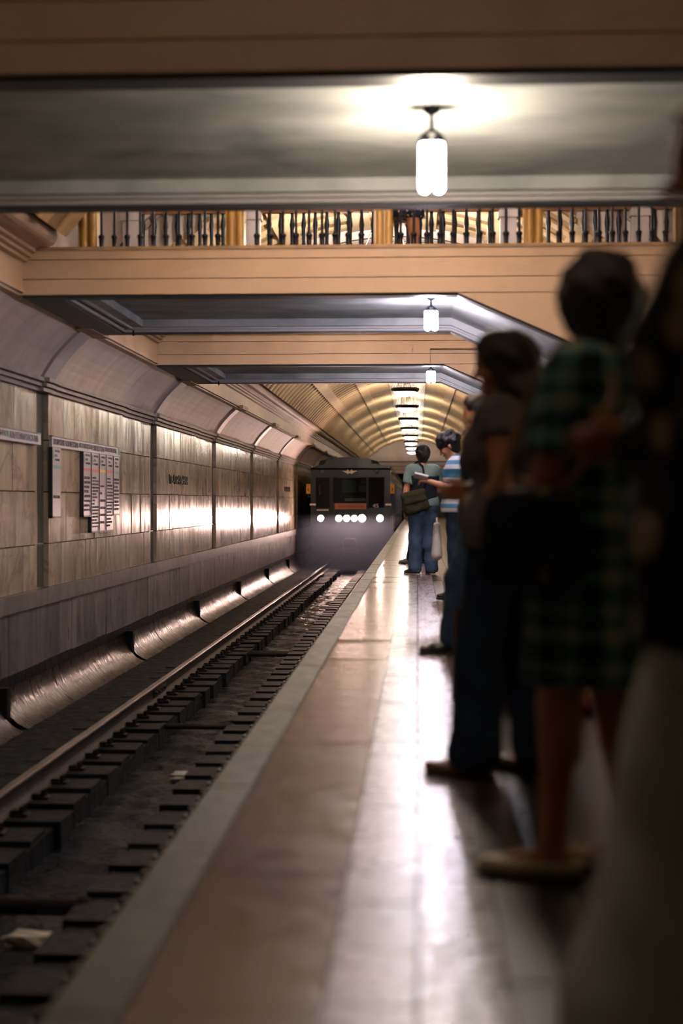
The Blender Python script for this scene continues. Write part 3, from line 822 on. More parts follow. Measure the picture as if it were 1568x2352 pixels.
# ------------------------------------------------------------------ train
M['train_green'] = mat('train_green', srgb(40, 58, 52), srgb(34, 50, 46), rough=0.22, scale=2, coat=0.4)
M['train_dark'] = mat('train_mask', srgb(20, 24, 28), rough=0.3)
M['train_blue'] = mat('train_side_blue', srgb(60, 82, 112), srgb(52, 72, 100), rough=0.15, scale=2, coat=1.0)
M['train_trim'] = mat('train_trim', srgb(150, 150, 150), rough=0.25, metal=0.9)
M['train_yellow'] = mat('mirror_yellow', srgb(204, 146, 36), rough=0.45)
M['cab_green'] = mat('cab_panel_green', srgb(96, 120, 104), rough=0.6)
M['cab_dark'] = mat('cab_interior', srgb(34, 36, 40), rough=0.7)
M['board_orange'] = mat('destination_board', srgb(176, 112, 84), rough=0.5)
M['emblem'] = mat('emblem_metal', srgb(210, 204, 190), rough=0.3)
M['rubber'] = mat('black_rubber', srgb(16, 17, 18), rough=0.6)
M['win_glass'] = glass('cab_glass', (0.75, 0.8, 0.8, 1))
M['side_glass'] = mat('side_window', srgb(96, 104, 126), rough=0.06, coat=1.0)
M['head_emit'] = emit('headlamp', (1.0, 0.66, 0.56), 300*BULB)
Y0 = 51.6; TC = -2.27; HW = 1.35; ZR = -1.1
def car_profile(hw=HW, zb=-0.72, zs=2.0, zt=2.27):
    pts = [(TC-hw+0.1, zb), (TC+hw-0.1, zb), (TC+hw, zb+0.2), (TC+hw, zs)]
    for i in range(1, 7):
        a = i/6*math.pi/2
        pts.append((TC+hw-0.32+0.32*math.cos(a), zs+0.20*math.sin(a)))
    for i in range(1, 8):
        x = (hw-0.32)*(1-2*i/8)
        pts.append((TC+x, zt-0.07*(x/(hw-0.32))**2))
    for i in range(6, 0, -1):
        a = i/6*math.pi/2
        pts.append((TC-hw+0.32-0.32*math.cos(a), zs+0.20*math.sin(a)))
    pts += [(TC-hw, zs), (TC-hw, zb+0.2)]
    return pts
def car(y0, y1, lead, lab):
    t = thing('metro_car', (TC, y0, ZR), label=lab, cat='train', group='metro train cars')
    inv = Matrix.Translation((-TC, -y0, -ZR))
    def part(mb, nm, mk, parent=None):
        if parent is None:
            mb.v = [(x-TC, y-y0, z-ZR) for x, y, z in mb.v]
            return mb.build(nm, M[mk], t)
        mb.v = [(x-TC, y-y0, z-ZR) for x, y, z in mb.v]
        return mb.build(nm, M[mk], parent)
    pr = car_profile()
    part(MB().prism_y(pr, y0+0.10, y1, caps=not lead, smooth=False), 'car_body', 'train_blue')
    part(MB().prism_y(car_profile(HW+0.004, 1.98, 2.0, 2.272), y0+0.10, y1, caps=False), 'roof', 'train_green')
    # bogies
    for yb in (y0+2.6, y1-2.6):
        bg = part(MB().box(TC-1.1, TC+1.1, yb-1.4, yb+1.4, -0.95, -0.62), 'bogie', 'rubber')
        for xx in (-0.76, 0.76):
            for dy in (-1.0, 1.0):
                mb = MB().tube([(TC+xx-0.06, yb+dy, -1.1+0.43), (TC+xx+0.06, yb+dy, -1.1+0.43)], 0.42, 20)
                part(mb, 'wheel', 'rail_rust', bg)
    # right and left sides: doors, windows, mouldings
    for sgn in (1, -1):
        xs = TC+sgn*HW
        def side(nm, mk, ya, yb, z0, z1, d, parent=None):
            a, b = (xs, xs+sgn*d) if sgn > 0 else (xs+sgn*d, xs)
            return part(MB().box(a, b, ya, yb, z0, z1), nm, mk, parent)
        L_ = y1-y0
        for q in range(4):
            yc = y0+L_*(q+0.62)/4.25
            d = side('door', 'train_blue', yc-0.62, yc+0.62, -0.25, 1.85, 0.02)
            for s2 in (-0.31, 0.31):
                side('door_window', 'side_glass', yc+s2-0.2, yc+s2+0.2, 0.75, 1.62, 0.028, d)
            side('door_step', 'train_trim', yc-0.62, yc+0.62, -0.30, -0.25, 0.03, d)
            if q < 3:
                for w in (-1, 0, 1):
                    yw = yc+L_/8.5+w*0.86
                    f = side('side_window', 'train_trim', yw-0.40, yw+0.40, 0.72, 1.66, 0.012)
                    side('pane', 'side_glass', yw-0.36, yw+0.36, 0.76, 1.62, 0.018, f)
        for z in (0.42, 0.18, -0.10):
            side('side_moulding', 'train_trim', y0+0.2, y1, z, z+0.025, 0.014)
        side('reflection_band', 'emblem', y0+0.2, y1, 1.70, 1.97, 0.010)  # pale strip painted in for the vault's reflection on the car side
        side('roof_gutter', 'train_trim', y0+0.2, y1, 1.98, 2.02, 0.03)
    if not lead:
        return t
    # ---- front
    Z = lambda py: 1.0+(1150-py)*Y0*1.003/3500
    X = lambda px: (px-959)*Y0/3500-0.0
    lower = [(TC-HW+0.05, -0.55), (TC+HW-0.05, -0.55), (TC+HW, -0.3), (TC+HW, 0.735), (TC-HW, 0.735), (TC-HW, -0.3)]
    part(MB().prism_y(lower, y0, y0+0.12), 'front_panel', 'train_green')
    top = [q for q in pr if q[1] >= 1.999]
    top = [(TC+HW, 1.80)]+top+[(TC-HW, 1.80)]
    part(MB().prism_y(top, y0-0.01, y0+0.12), 'front_brow', 'train_dark')
    rim = car_profile(HW+0.012, 1.9, 2.0, 2.282)
    part(MB().prism_y([q for q in rim if q[1] > 2.05], y0-0.05, y0+0.5), 'roof_front', 'train_green')
    for xa, xb in ((-HW, -1.20), (-0.69, -0.615), (0.555, 0.585), (1.155, HW)):
        part(MB().box(TC+xa, TC+xb, y0, y0+0.10, 0.73, 1.81), 'window_pillar', 'train_dark')
    part(MB().box(TC-0.62, TC+0.56, y0-0.005, y0+0.08, 0.73, 0.91), 'door_sill', 'train_dark')
    # front door outline
    for xa, xb in ((-0.655, -0.640), (0.565, 0.580)):
        part(MB().box(TC+xa, TC+xb, y0-0.02, y0, -0.45, 1.95), 'door_seam', 'rubber')
    for nm, xa, xb, za in (('windscreen', -1.20, -0.69, 0.735), ('windscreen', -0.615, 0.555, 0.91), ('windscreen', 0.585, 1.155, 0.735)):
        w = part(MB().box(TC+xa, TC+xb, y0+0.03, y0+0.04, za, 1.80), nm, 'win_glass')
        fr = MB()
        fr.box(TC+xa, TC+xb, y0-0.008, y0+0.03, za, za+0.025).box(TC+xa, TC+xb, y0-0.008, y0+0.03, 1.775, 1.80)
        fr.box(TC+xa, TC+xa+0.025, y0-0.008, y0+0.03, za+0.025, 1.775).box(TC+xb-0.025, TC+xb, y0-0.008, y0+0.03, za+0.025, 1.775)
        part(fr, 'rubber_seal', 'rubber', w)
    part(MB().tube([(TC-0.45, y0-0.02, 1.78), (TC-0.1, y0-0.03, 1.765), (TC+0.3, y0-0.02, 1.78)], 0.012, 6), 'wiper', 'iron_grey')
    # roof hump with vents
    hump = [(TC-0.87, 2.22), (TC+0.72, 2.22), (TC+0.70, 2.40), (TC+0.5, 2.445), (TC, 2.47), (TC-0.5, 2.45), (TC-0.80, 2.42)]
    part(MB().prism_y(hump, y0-0.03, y0+2.6), 'roof_hood', 'train_green')
    part(MB().prism_y([(TC-1.10, 2.20), (TC-0.87, 2.24), (TC-0.81, 2.40), (TC-1.02, 2.36)], y0+0.05, y0+2.4), 'roof_vent', 'rubber')
    part(MB().prism_y([(TC+0.73, 2.24), (TC+1.00, 2.20), (TC+0.92, 2.33), (TC+0.71, 2.39)], y0+0.05, y0+2.4), 'roof_vent', 'rubber')
    # emblem: winged M
    e = [(-0.27, 0.05), (-0.15, 0.0), (-0.07, -0.055), (0.0, -0.02), (0.07, -0.055), (0.15, 0.0), (0.27, 0.05), (0.10, 0.05), (0.072, 0.115), (0.0, 0.02), (-0.072, 0.115), (-0.10, 0.05)]
    part(MB().prism_y([(TC-0.03+x, 1.955+z) for x, z in e], y0-0.03, y0-0.01), 'emblem', 'emblem')
    # marker lamps, mirrors, handles
    for xx in (-0.95, 0.88):
        part(MB().lathe([(0.0, -0.02), (0.07, -0.02), (0.085, 0.0), (0.085, 0.03)], (TC+xx, y0-0.02, 1.985), 16, axis='y'), 'marker_lamp', 'iron_grey')
    for xa, xb in ((-1.50, -1.355), (1.345, 1.49)):
        m_ = part(MB().box(TC+xa, TC+xb, y0-0.10, y0-0.04, 1.235, 1.56), 'mirror', 'train_yellow')
        xm = TC+(xa+xb)/2; sx = -1 if xa < 0 else 1
        part(MB().tube([(xm, y0-0.07, 1.235), (xm, y0-0.07, 1.14), (TC+sx*1.34, y0-0.02, 1.12)], 0.015, 6), 'mirror_arm', 'iron_grey', m_)
        part(MB().box(xm-0.015, xm+0.015, y0-0.104, y0-0.10, 1.33, 1.42), 'mirror_mark', 'rubber', m_)
        hx = TC+sx*1.28
        part(MB().box(hx-0.1, hx+0.1, y0-0.03, y0+0.0, 0.83, 0.90), 'end_lamp', 'emblem')
    # destination board and route number
    b = part(MB().box(TC-0.535, TC+0.53, y0-0.03, y0-0.006, 0.705, 0.905), 'destination_board', 'board_orange')
    o = link('lettering', text_mesh('КРАСНОГВАРДЕЙСКАЯ', 'lettering', M['ink'], 0.105, 0.86, 0.003), b)
    o.location = (-0.41, -0.031, 0.755-ZR); o.rotation_euler = (math.pi/2, 0, 0)
    o = link('route_number', text_mesh('45', 'route_number', M['emblem'], 0.13, 0.2, 0.004), t)
    o.location = (0.75, 0.02, 0.76-ZR); o.rotation_euler = (math.pi/2, 0, 0)
    part(MB().box(TC-1.15, TC-0.75, y0-0.012, y0+0.0, 0.66, 0.70), 'number_strip', 'emblem')
    # headlamps
    for px, r in ((736.4, .096), (778, .098), (796, .10), (813.6, .096), (831.5, .115), (872.5, .105)):
        h_ = part(MB().lathe([(r*1.28, 0.0), (r*1.3, -0.03), (r*1.1, -0.045), (r*1.02, -0.02)], (X(px), y0, 0.40), 20, axis='y'), 'headlamp', 'train_trim')
        part(MB().lathe([(0.001, -0.035), (r*0.6, -0.032), (r*1.02, -0.018)], (X(px), y0, 0.40), 20, axis='y'), 'lens', 'head_emit', h_)
    # coupler
    cp = part(MB().box(TC-0.27, TC+0.27, y0-0.42, y0+0.2, -0.86, -0.62), 'coupler', 'iron_grey')
    part(MB().tube([(TC-0.22, y0-0.40, -0.60), (TC-0.24, y0-0.40, -0.42), (TC-0.15, y0-0.40, -0.30), (TC+0.15, y0-0.40, -0.30), (TC+0.24, y0-0.40, -0.42), (TC+0.22, y0-0.40, -0.60)], 0.035, 8), 'coupler_ring', 'iron_grey', cp)
    part(MB().box(TC-1.2, TC+1.2, y0+0.1, y0+0.25, -0.85, -0.55), 'buffer_beam', 'rubber')
    # cab interior
    yi = y0+1.5
    part(MB().box(TC-1.3, TC+1.3, yi, yi+0.05, -0.3, 2.1), 'cab_wall', 'cab_dark')
    for xa, xb, za, zb in ((-0.36, 0.12, 1.28, 1.72), (0.22, 0.52, 1.30, 1.54), (0.28, 0.52, 1.58, 1.76)):
        part(MB().box(TC+xa, TC+xb, yi-0.03, yi, za, zb), 'cab_panel', 'cab_green')
    part(MB().box(TC-1.3, TC+1.3, y0+0.12, y0+0.55, 0.55, 0.98), 'control_desk', 'cab_dark')
    part(MB().box(TC-0.2, TC+0.5, y0+0.10, y0+0.14, 0.98, 1.08), 'desk_papers', 'newel')
    part(MB().tube([(TC-1.08, y0+0.5, 1.2), (TC-1.08, y0+0.5, 1.55)], 0.04, 10), 'fire_extinguisher', 'red_ink')
    return t
car(Y0, 70.5, True, 'dark green metro train front car with six lit headlamps')
car(71.1, 90.0, False, 'second metro car behind the lead car')
# headlamp beams (the lamps of the train)
for px in (736.4, 778, 796, 813.6, 831.5, 872.5):
    ld = bpy.data.lights.new('headlamp_beam', 'SPOT'); ld.energy = 70*BULB; ld.color = (1.0, 0.66, 0.56); ld.spot_size = math.radians(46); ld.spot_blend = 0.8; ld.shadow_soft_size = 0.09
    lo = bpy.data.objects.new('headlamp_beam', ld); COL.objects.link(lo)
    lo.location = ((px-959)*Y0/3500, Y0-0.07, 0.40); lo.rotation_euler = (math.radians(86), 0, math.pi)

# ------------------------------------------------------------------ haze in front of the lower half of the train
hz = MB().box(-4.08, -0.78, 44.0, Y0-0.45, -1.28, 0.62).build('haze', None)
tag(hz, 'dim bluish haze hanging in front of the lower half of the train', 'haze', kind='stuff')
hm = bpy.data.materials.new('haze'); hm.use_nodes = True
nt = hm.node_tree; N = nt.nodes; L = nt.links
N.remove(N['Principled BSDF'])
pv = N.new('ShaderNodeVolumePrincipled'); pv.inputs['Color'].default_value = (0.18, 0.20, 0.27, 1)
pv.inputs['Anisotropy'].default_value = 0.2
geo = N.new('ShaderNodeNewGeometry'); sep = N.new('ShaderNodeSeparateXYZ'); L.new(geo.outputs['Position'], sep.inputs[0])
rz = N.new('ShaderNodeMapRange'); rz.interpolation_type = 'SMOOTHSTEP'; rz.inputs['From Min'].default_value = 0.6; rz.inputs['From Max'].default_value = -0.3; L.new(sep.outputs['Z'], rz.inputs['Value'])
ry = N.new('ShaderNodeMapRange'); ry.inputs['From Min'].default_value = 44.0; ry.inputs['From Max'].default_value = 50.0; L.new(sep.outputs['Y'], ry.inputs['Value'])
rx = N.new('ShaderNodeMapRange'); rx.interpolation_type = 'SMOOTHSTEP'; rx.inputs['From Min'].default_value = -4.1; rx.inputs['From Max'].default_value = -3.3; L.new(sep.outputs['X'], rx.inputs['Value'])
mx_ = N.new('ShaderNodeMath'); mx_.operation = 'MULTIPLY'; L.new(rz.outputs[0], mx_.inputs[0]); L.new(rx.outputs[0], mx_.inputs[1])
mu = N.new('ShaderNodeMath'); mu.operation = 'MULTIPLY'; L.new(mx_.outputs[0], mu.inputs[0]); L.new(ry.outputs[0], mu.inputs[1])
m2 = N.new('ShaderNodeMath'); m2.operation = 'MULTIPLY'; L.new(mu.outputs[0], m2.inputs[0]); m2.inputs[1].default_value = 0.36
L.new(m2.outputs[0], pv.inputs['Density']); L.new(pv.outputs[0], N['Material Output'].inputs['Volume'])
hz.data.materials.append(hm)
# ------------------------------------------------------------------ people: smooth-union bodies meshed with surface nets
def surface_nets(F, org, h):
    S = F < 0
    nx, ny, nz = F.shape
    cnt = np.zeros((nx-1, ny-1, nz-1), np.float32); acc = np.zeros((nx-1, ny-1, nz-1, 3), np.float32)
    c = [(0,0,0),(1,0,0),(0,1,0),(1,1,0),(0,0,1),(1,0,1),(0,1,1),(1,1,1)]
    edges = [(0,1),(2,3),(4,5),(6,7),(0,2),(1,3),(4,6),(5,7),(0,4),(1,5),(2,6),(3,7)]
    sl = lambda o: (slice(o[0], nx-1+o[0]), slice(o[1], ny-1+o[1]), slice(o[2], nz-1+o[2]))
    for a, b in edges:
        ca, cb = c[a], c[b]
        fa, fb = F[sl(ca)], F[sl(cb)]
        m = S[sl(ca)] != S[sl(cb)]
        if not m.any(): continue
        t = fa[m]/(fa[m]-fb[m])
        pa = np.array(ca, np.float32); d = np.array(cb, np.float32)-pa
        acc[m] += pa+t[:, None]*d; cnt[m] += 1
    act = cnt > 0
    idx = -np.ones(act.shape, np.int64)
    idx[act] = np.arange(act.sum())
    ijk = np.argwhere(act).astype(np.float32)
    V = (ijk+acc[act]/cnt[act][:, None])*h+np.array(org, np.float32)
    quads = []
    for ax in range(3):
        o = [0, 0, 0]; o[ax] = 1
        A = S[:nx-o[0], :ny-o[1], :nz-o[2]]; B = S[o[0]:, o[1]:, o[2]:]
        e = np.argwhere(A != B)
        if not len(e): continue
        u, w = [(1, 2), (2, 0), (0, 1)][ax]
        ok = (e[:, u] > 0) & (e[:, w] > 0) & (e[:, u] < [nx, ny, nz][u]-1) & (e[:, w] < [nx, ny, nz][w]-1)
        e = e[ok]
        fl = A[e[:, 0], e[:, 1], e[:, 2]]
        def g(du, dw):
            q = e.copy(); q[:, u] -= du; q[:, w] -= dw
            return idx[q[:, 0], q[:, 1], q[:, 2]]
        Q = np.stack([g(1, 1), g(0, 1), g(0, 0), g(1, 0)], 1)
        Q[~fl] = Q[~fl][:, ::-1]
        quads.append(Q)
    Q = np.concatenate(quads)
    Q = Q[(Q >= 0).all(1)]
    return V, Q

class Blob:
    """list of tapered capsules, smooth-joined"""
    def __init__(s): s.p = []
    def rc(s, a, b, ra, rb=None, sy=1.0, k=0.03, cut=None):
        s.p.append((np.array(a, float), np.array(b, float), ra, ra if rb is None else rb, sy, k, cut)); return s
    def mesh(s, name, m, h, cuts=(), noise=0.0, nf=18.0, post=None, sub=None):
        lo = np.min([np.minimum(p[0]-max(p[2], p[3]), p[1]-max(p[2], p[3])) for p in s.p], 0)-4*h
        hi = np.max([np.maximum(p[0]+max(p[2], p[3]), p[1]+max(p[2], p[3])) for p in s.p], 0)+4*h
        n = np.ceil((hi-lo)/h).astype(int)+1
        F = np.full(n, 1.0, np.float32)
        ax = [lo[i]+h*np.arange(n[i]) for i in range(3)]
        for a, b, ra, rb, sy, k, cut in s.p:
            mg = max(ra, rb)+k+3*h
            i0 = np.maximum(((np.minimum(a, b)-mg-lo)/h).astype(int), 0); i1 = np.minimum(((np.maximum(a, b)+mg-lo)/h).astype(int)+2, n)
            if (i1 <= i0).any(): continue
            X, Y, Z = np.meshgrid(ax[0][i0[0]:i1[0]], ax[1][i0[1]:i1[1]], ax[2][i0[2]:i1[2]], indexing='ij')
            d = b-a; L2 = max(d.dot(d), 1e-9)
            t = np.clip(((X-a[0])*d[0]+(Y-a[1])*d[1]+(Z-a[2])*d[2])/L2, 0, 1)
            D = np.sqrt((X-a[0]-t*d[0])**2+((Y-a[1]-t*d[1])/sy)**2+(Z-a[2]-t*d[2])**2)
            v = (D-(ra+(rb-ra)*t))*min(1.0, sy)
            if cut is not None:
                q, nn = cut
                v = np.maximum(v, (X-q[0])*nn[0]+(Y-q[1])*nn[1]+(Z-q[2])*nn[2])
            blk = F[i0[0]:i1[0], i0[1]:i1[1], i0[2]:i1[2]]
            hh = np.maximum(k-np.abs(blk-v), 0)/k
            F[i0[0]:i1[0], i0[1]:i1[1], i0[2]:i1[2]] = np.minimum(blk, v)-hh*hh*k*0.25
        G = None
        if cuts or noise or post:
            G = np.meshgrid(*ax, indexing='ij')
        if noise:
            X, Y, Z = G
            F += noise*(np.sin(nf*(X*1.3+Z*0.8)+2*np.sin(nf*.5*Y+3*Z))*0.5+np.sin(nf*(Y*1.1-Z*1.4+0.4*X)+1.7*np.sin(nf*.6*X))*0.5).astype(np.float32)
        if post: F = post(F, *G).astype(np.float32)
        for q, nn in cuts:
            F = np.maximum(F, ((G[0]-q[0])*nn[0]+(G[1]-q[1])*nn[1]+(G[2]-q[2])*nn[2]).astype(np.float32))
        V, Q = surface_nets(F, lo, h)
        me = bpy.data.meshes.new(name)
        me.vertices.add(len(V)); me.vertices.foreach_set('co', V.astype(np.float32).ravel())
        me.loops.add(len(Q)*4); me.loops.foreach_set('vertex_index', Q.astype(np.int32).ravel())
        me.polygons.add(len(Q)); me.polygons.foreach_set('loop_start', np.arange(0, len(Q)*4, 4, dtype=np.int32))
        me.update(calc_edges=True)
        me.polygons.foreach_set('use_smooth', np.ones(len(Q), bool))
        me.materials.append(m)
        return me

def V3(*a): return np.array(a, float)
def cloth(name, c1, c2=None, rough=0.85, scale=20, **kw):
    return mat(name, c1, c2, rough=rough, scale=scale, spec=0.2, coords='object', **kw)
SKIN = mat('skin', srgb(196, 140, 108), srgb(184, 126, 96), rough=0.5, scale=6, coords='object')
SKIN2 = mat('skin_tan', srgb(178, 118, 78), srgb(160, 104, 68), rough=0.5, scale=6, coords='object')
HAIRM = mat('hair_dark', srgb(22, 18, 17), srgb(34, 27, 24), rough=0.42, scale=60, stretch=(1, 1, .2), coords='object', bump=0.6, bump_scale=90)
HAIRB = mat('hair_blond', srgb(186, 146, 92), srgb(150, 112, 66), rough=0.45, scale=60, stretch=(1, 1, .2), coords='object')
HAIRR = mat('hair_auburn', srgb(112, 66, 40), srgb(84, 48, 30), rough=0.45, scale=60, stretch=(1, 1, .2), coords='object')
EYE = mat('eye', srgb(30, 24, 22), rough=0.2)
LIP = mat('lips', srgb(160, 86, 76), rough=0.5)
SOLE = mat('sole', srgb(190, 186, 178), rough=0.6)
SOLED = mat('sole_dark', srgb(26, 24, 24), rough=0.6)

BASE = dict(pelvis=V3(0, 0, .93), chest=V3(0, 0, 1.25), neck=V3(0, -.015, 1.43), head=V3(0, .02, 1.57),
            shL=V3(-.17, -.01, 1.375), shR=V3(.17, -.01, 1.375), elL=V3(-.22, -.04, 1.10), elR=V3(.22, -.04, 1.10), wrL=V3(-.21, .05, .87), wrR=V3(.21, .05, .87),
            haL=V3(0, .25, -1), haR=V3(0, .25, -1), hipL=V3(-.085, 0, .90), hipR=V3(.085, 0, .90), knL=V3(-.095, .015, .49), knR=V3(.095, .015, .49),
            anL=V3(-.10, -.02, .085), anR=V3(.10, -.02, .085), ftL=8.0, ftR=-8.0, hyaw=0.0, hpitch=0.0, fem=False, bulk=1.0, curl=0.5)
def unit(v): return v/np.linalg.norm(v)
def head_frame(J):
    y, p = math.radians(J['hyaw']), math.radians(J['hpitch'])
    R = np.array(Matrix.Rotation(y, 3, 'Z') @ Matrix.Rotation(p, 3, 'X'))
    return lambda *q: J['head']+R @ V3(*q), R
def foot_dir(a): return V3(math.sin(math.radians(-a)), math.cos(math.radians(a)), 0)
def add_torso(B, J, g=0.0, k=0.05):
    f = J['bulk']; ch, pe = J['chest'], J['pelvis']
    wa = ch*0.45+pe*0.55
    sw = (J['shR']-J['shL'])/2; sc = (J['shR']+J['shL'])/2
    hips = .078 if J['fem'] else .08; wr = .078 if J['fem'] else .098
    side = unit(sw)
    B.rc(sc-sw*.62+V3(0, 0, -.02), sc+sw*.62+V3(0, 0, -.02), .075*f+g, k=k)
    B.rc(ch-side*.075, ch+side*.075, .105*f+g, k=k)
    B.rc(wa-side*.055, wa+side*.055, wr*f+g, k=k)
    hs = unit(J['hipR']-J['hipL'])
    B.rc(pe-hs*hips, pe+hs*hips, .103*f+g, k=k)
    B.rc(ch, pe, .09*f+g, .095*f+g, k=k)
    if J['fem']:
        for s in (-1, 1): B.rc(ch+side*s*.07+V3(0, .072, .0), ch+side*s*.07+V3(0, .068, -.02), .044+g, k=k)
def add_leg(B, J, s, g=0.0, k=0.04, upto=1.0, flare=0.0):
    f = J['bulk']
    hi, kn, an = J['hip'+s], J['kn'+s], J['an'+s]
    B.rc(hi, kn, .088*f+g, .056*f+g, k=k)
    e = kn+(an-kn)*upto
    cf = kn+(an-kn)*.3+V3(0, -.015, 0)
    B.rc(kn, e, .054*f+g, (.036+(.012 if g else 0))*f+g+flare, k=k)
    if upto > .5: B.rc(kn*.85+an*.15+V3(0, -.008, 0), cf, .048*f+g, .052*f+g, k=k)
def add_hand(B, w, d, side, curl, thumb_out):
    d = unit(d); side = unit(side-d*side.dot(d)); n = np.cross(d, side)
    pa = w+d*.035; pb = w+d*.085
    for q in (-.022, -.008, .008, .022):
        B.rc(w+d*.02+side*q*.6, pb+side*q, .013, .012, k=.012)
    for i, (q, ln) in enumerate(((-.027, .058), (-.009, .072), (.009, .078), (.026, .066))):
        p0 = pb+side*q
        d1 = unit(d*math.cos(curl*.8)+n*math.sin(curl*.8)); p1 = p0+d1*ln*.52
        d2 = unit(d*math.cos(curl*1.9)+n*math.sin(curl*1.9)); p2 = p1+d2*ln*.5
        B.rc(p0, p1, .0095, .0088, k=.006); B.rc(p1, p2, .0088, .0075, k=.006)
    t0 = w+d*.03+side*.022*thumb_out; t1 = t0+unit(d*.7+side*.8*thumb_out+n*.35)*.042; t2 = t1+unit(d*.9+side*.25*thumb_out+n*.45)*.03
    B.rc(t0, t1, .0125, .0105, k=.01); B.rc(t1, t2, .0105, .0085, k=.006)
def body_mesh(J, h, m):
    B = Blob(); add_torso(B, J)
    for s in 'LR':
        add_leg(B, J, s)
        f = J['bulk']
        B.rc(J['sh'+s], J['el'+s], .046*f, .037*f, k=.03)
        B.rc(J['el'+s], J['wr'+s], .038*f, .026*f, k=.02)
        sg = -1 if s == 'L' else 1
        add_hand(B, J['wr'+s], J['ha'+s], V3(*J.get('hs'+s, (0, 1, .2))), J['curl'], 1)
        an = J['an'+s]; d = foot_dir(J['ft'+s])
        B.rc(an+d*-.02+V3(0, 0, -.03), an+d*.10+V3(0, 0, -.045), .034, .028, k=.02)
        B.rc(an+d*.09+V3(0, 0, -.05), an+d*.165+V3(0, 0, -.06), .027, .018, k=.02)
    P, R = head_frame(J)
    B.rc(J['neck']+V3(0, 0, -.03), P(0, -.015, -.06), .054 if not J['fem'] else .046, .05 if not J['fem'] else .043, k=.03)
    B.rc(P(0, -.03, .03), P(0, .025, .035), .082, .076, k=.02)
    B.rc(P(0, .03, -.01), P(0, .045, -.075), .062, .042, k=.03)
    B.rc(P(0, .07, -.092), P(0, .075, -.092), .02, k=.02)
    B.rc(P(0, .088, .0), P(0, .112, -.035), .009, .0135, k=.012)
    B.rc(P(-.035, .078, .022), P(.035, .078, .022), .014, k=.015)
    for s in (-1, 1):
        B.rc(P(s*.08, -.005, .0), P(s*.082, -.008, -.03), .016, .010, k=.008)
        B.rc(P(s*.04, .066, -.03), P(s*.045, .05, -.035), .022, k=.02)
    return B.mesh('person', m, h)
def add_face(o, J):
    P, R = head_frame(J)
    for s in (-1, 1):
        mb = MB().lathe([(0.0001, .013), (.009, .009), (.013, 0), (.009, -.009), (.0001, -.013)], tuple(P(s*.032, .082, 0.0)), 10); mb.build('eye', EYE, o)
    mb = MB().tube([tuple(P(-.024, .083, -.062)), tuple(P(0, .094, -.06)), tuple(P(.024, .083, -.062))], [.003, .008, .003], 8); mb.build('lips', LIP, o)

def hair_mesh(J, style, m, h):
    P, R = head_frame(J); B = Blob()
    fwd = R @ V3(0, 1, 0); up = R @ V3(0, 0, 1)
    cuts = [(P(0, .066, .0), unit(fwd*1.0-up*.55))]
    nz, nf = .006, 45
    B.rc(P(0, -.035, .038), P(0, .02, .045), .094, .088, k=.02)
    B.rc(P(0, -.045, .0), P(0, -.04, -.05), .078, .062, k=.03)
    if style == 'curly':
        r = random.Random(5)
        for i in range(70):
            a = r.uniform(0, 6.28); e = r.uniform(-.2, 1.3)
            q = (math.cos(a)*math.cos(e)*.088, math.sin(a)*math.cos(e)*.10-.02, math.sin(e)*.092+.035)
            if q[1] > .055 and q[2] < .07: continue
            B.rc(P(*q), P(q[0]*1.12, q[1]*1.12, q[2]*1.1), r.uniform(.022, .032), k=.008)
        cuts = [(P(0, .085, .0), unit(fwd*1.0-up*.75))]
        nz = .004
    elif style == 'long':
        B.rc(P(0, -.05, .0), P(0, -.075, -.14), .086, .082, k=.03)
        B.rc(P(-.05, -.07, -.12), P(-.05, -.10, -.32), .062, .035, k=.04); B.rc(P(.05, -.07, -.12), P(.05, -.10, -.34), .062, .03, k=.04)
        for s in (-1, 1): B.rc(P(s*.068, .01, .02), P(s*.078, .0, -.15), .034, .03, k=.03)
        cuts = [(P(0, .07, .0), unit(fwd*1.0-up*.35))]
    elif style == 'bob':
        B.rc(P(0, -.04, .03), P(0, -.035, .05), .108, .100, k=.02)
        B.rc(P(0, -.05, .0), P(0, -.045, -.075), .096, .07, k=.03)
        for s in (-1, 1): B.rc(P(s*.06, .0, .03), P(s*.068, -.01, -.06), .04, .03, k=.03)
        cuts = [(P(0, .075, .0), unit(fwd*1.0-up*.25))]
        nz = .008
    return B.mesh('hair', m, h, cuts, nz, nf)
def shoe(o, J, s, m, h, sole=SOLED, style='shoe', mname='shoe'):
    an = J['an'+s]; d = foot_dir(J['ft'+s]); z0 = V3(an[0], an[1], 0)
    lift = an[2]-.085
    z0 = z0+V3(0, 0, lift)
    B = Blob()
    B.rc(z0+d*-.05+V3(0, 0, .045), z0+d*.09+V3(0, 0, .038), .038, .042, k=.02)
    B.rc(z0+d*.08+V3(0, 0, .036), z0+d*.18+V3(0, 0, .03), .042, .028, k=.03)
    if style == 'shoe': B.rc(z0+d*-.03+V3(0, 0, .06), z0+d*.03+V3(0, 0, .075), .038, .036, k=.03)
    cuts = [(z0+V3(0, 0, .010), (0, 0, -1))]
    if style == 'flat': cuts.append((z0+V3(0, 0, .052), (0, 0, 1)))
    ob = link(mname, B.mesh(mname, m, h, cuts), o)
    S = Blob()
    S.rc(z0+d*-.05+V3(0, 0, .012), z0+d*.10+V3(0, 0, .012), .040, .043, k=.01); S.rc(z0+d*.09+V3(0, 0, .012), z0+d*.185+V3(0, 0, .012), .043, .029, k=.02)
    link('sole', S.mesh('sole', sole, h, [(z0+V3(0, 0, .018 if style == 'shoe' else .012), (0, 0, 1)), (z0+V3(0, 0, .001), (0, 0, -1))]), ob)
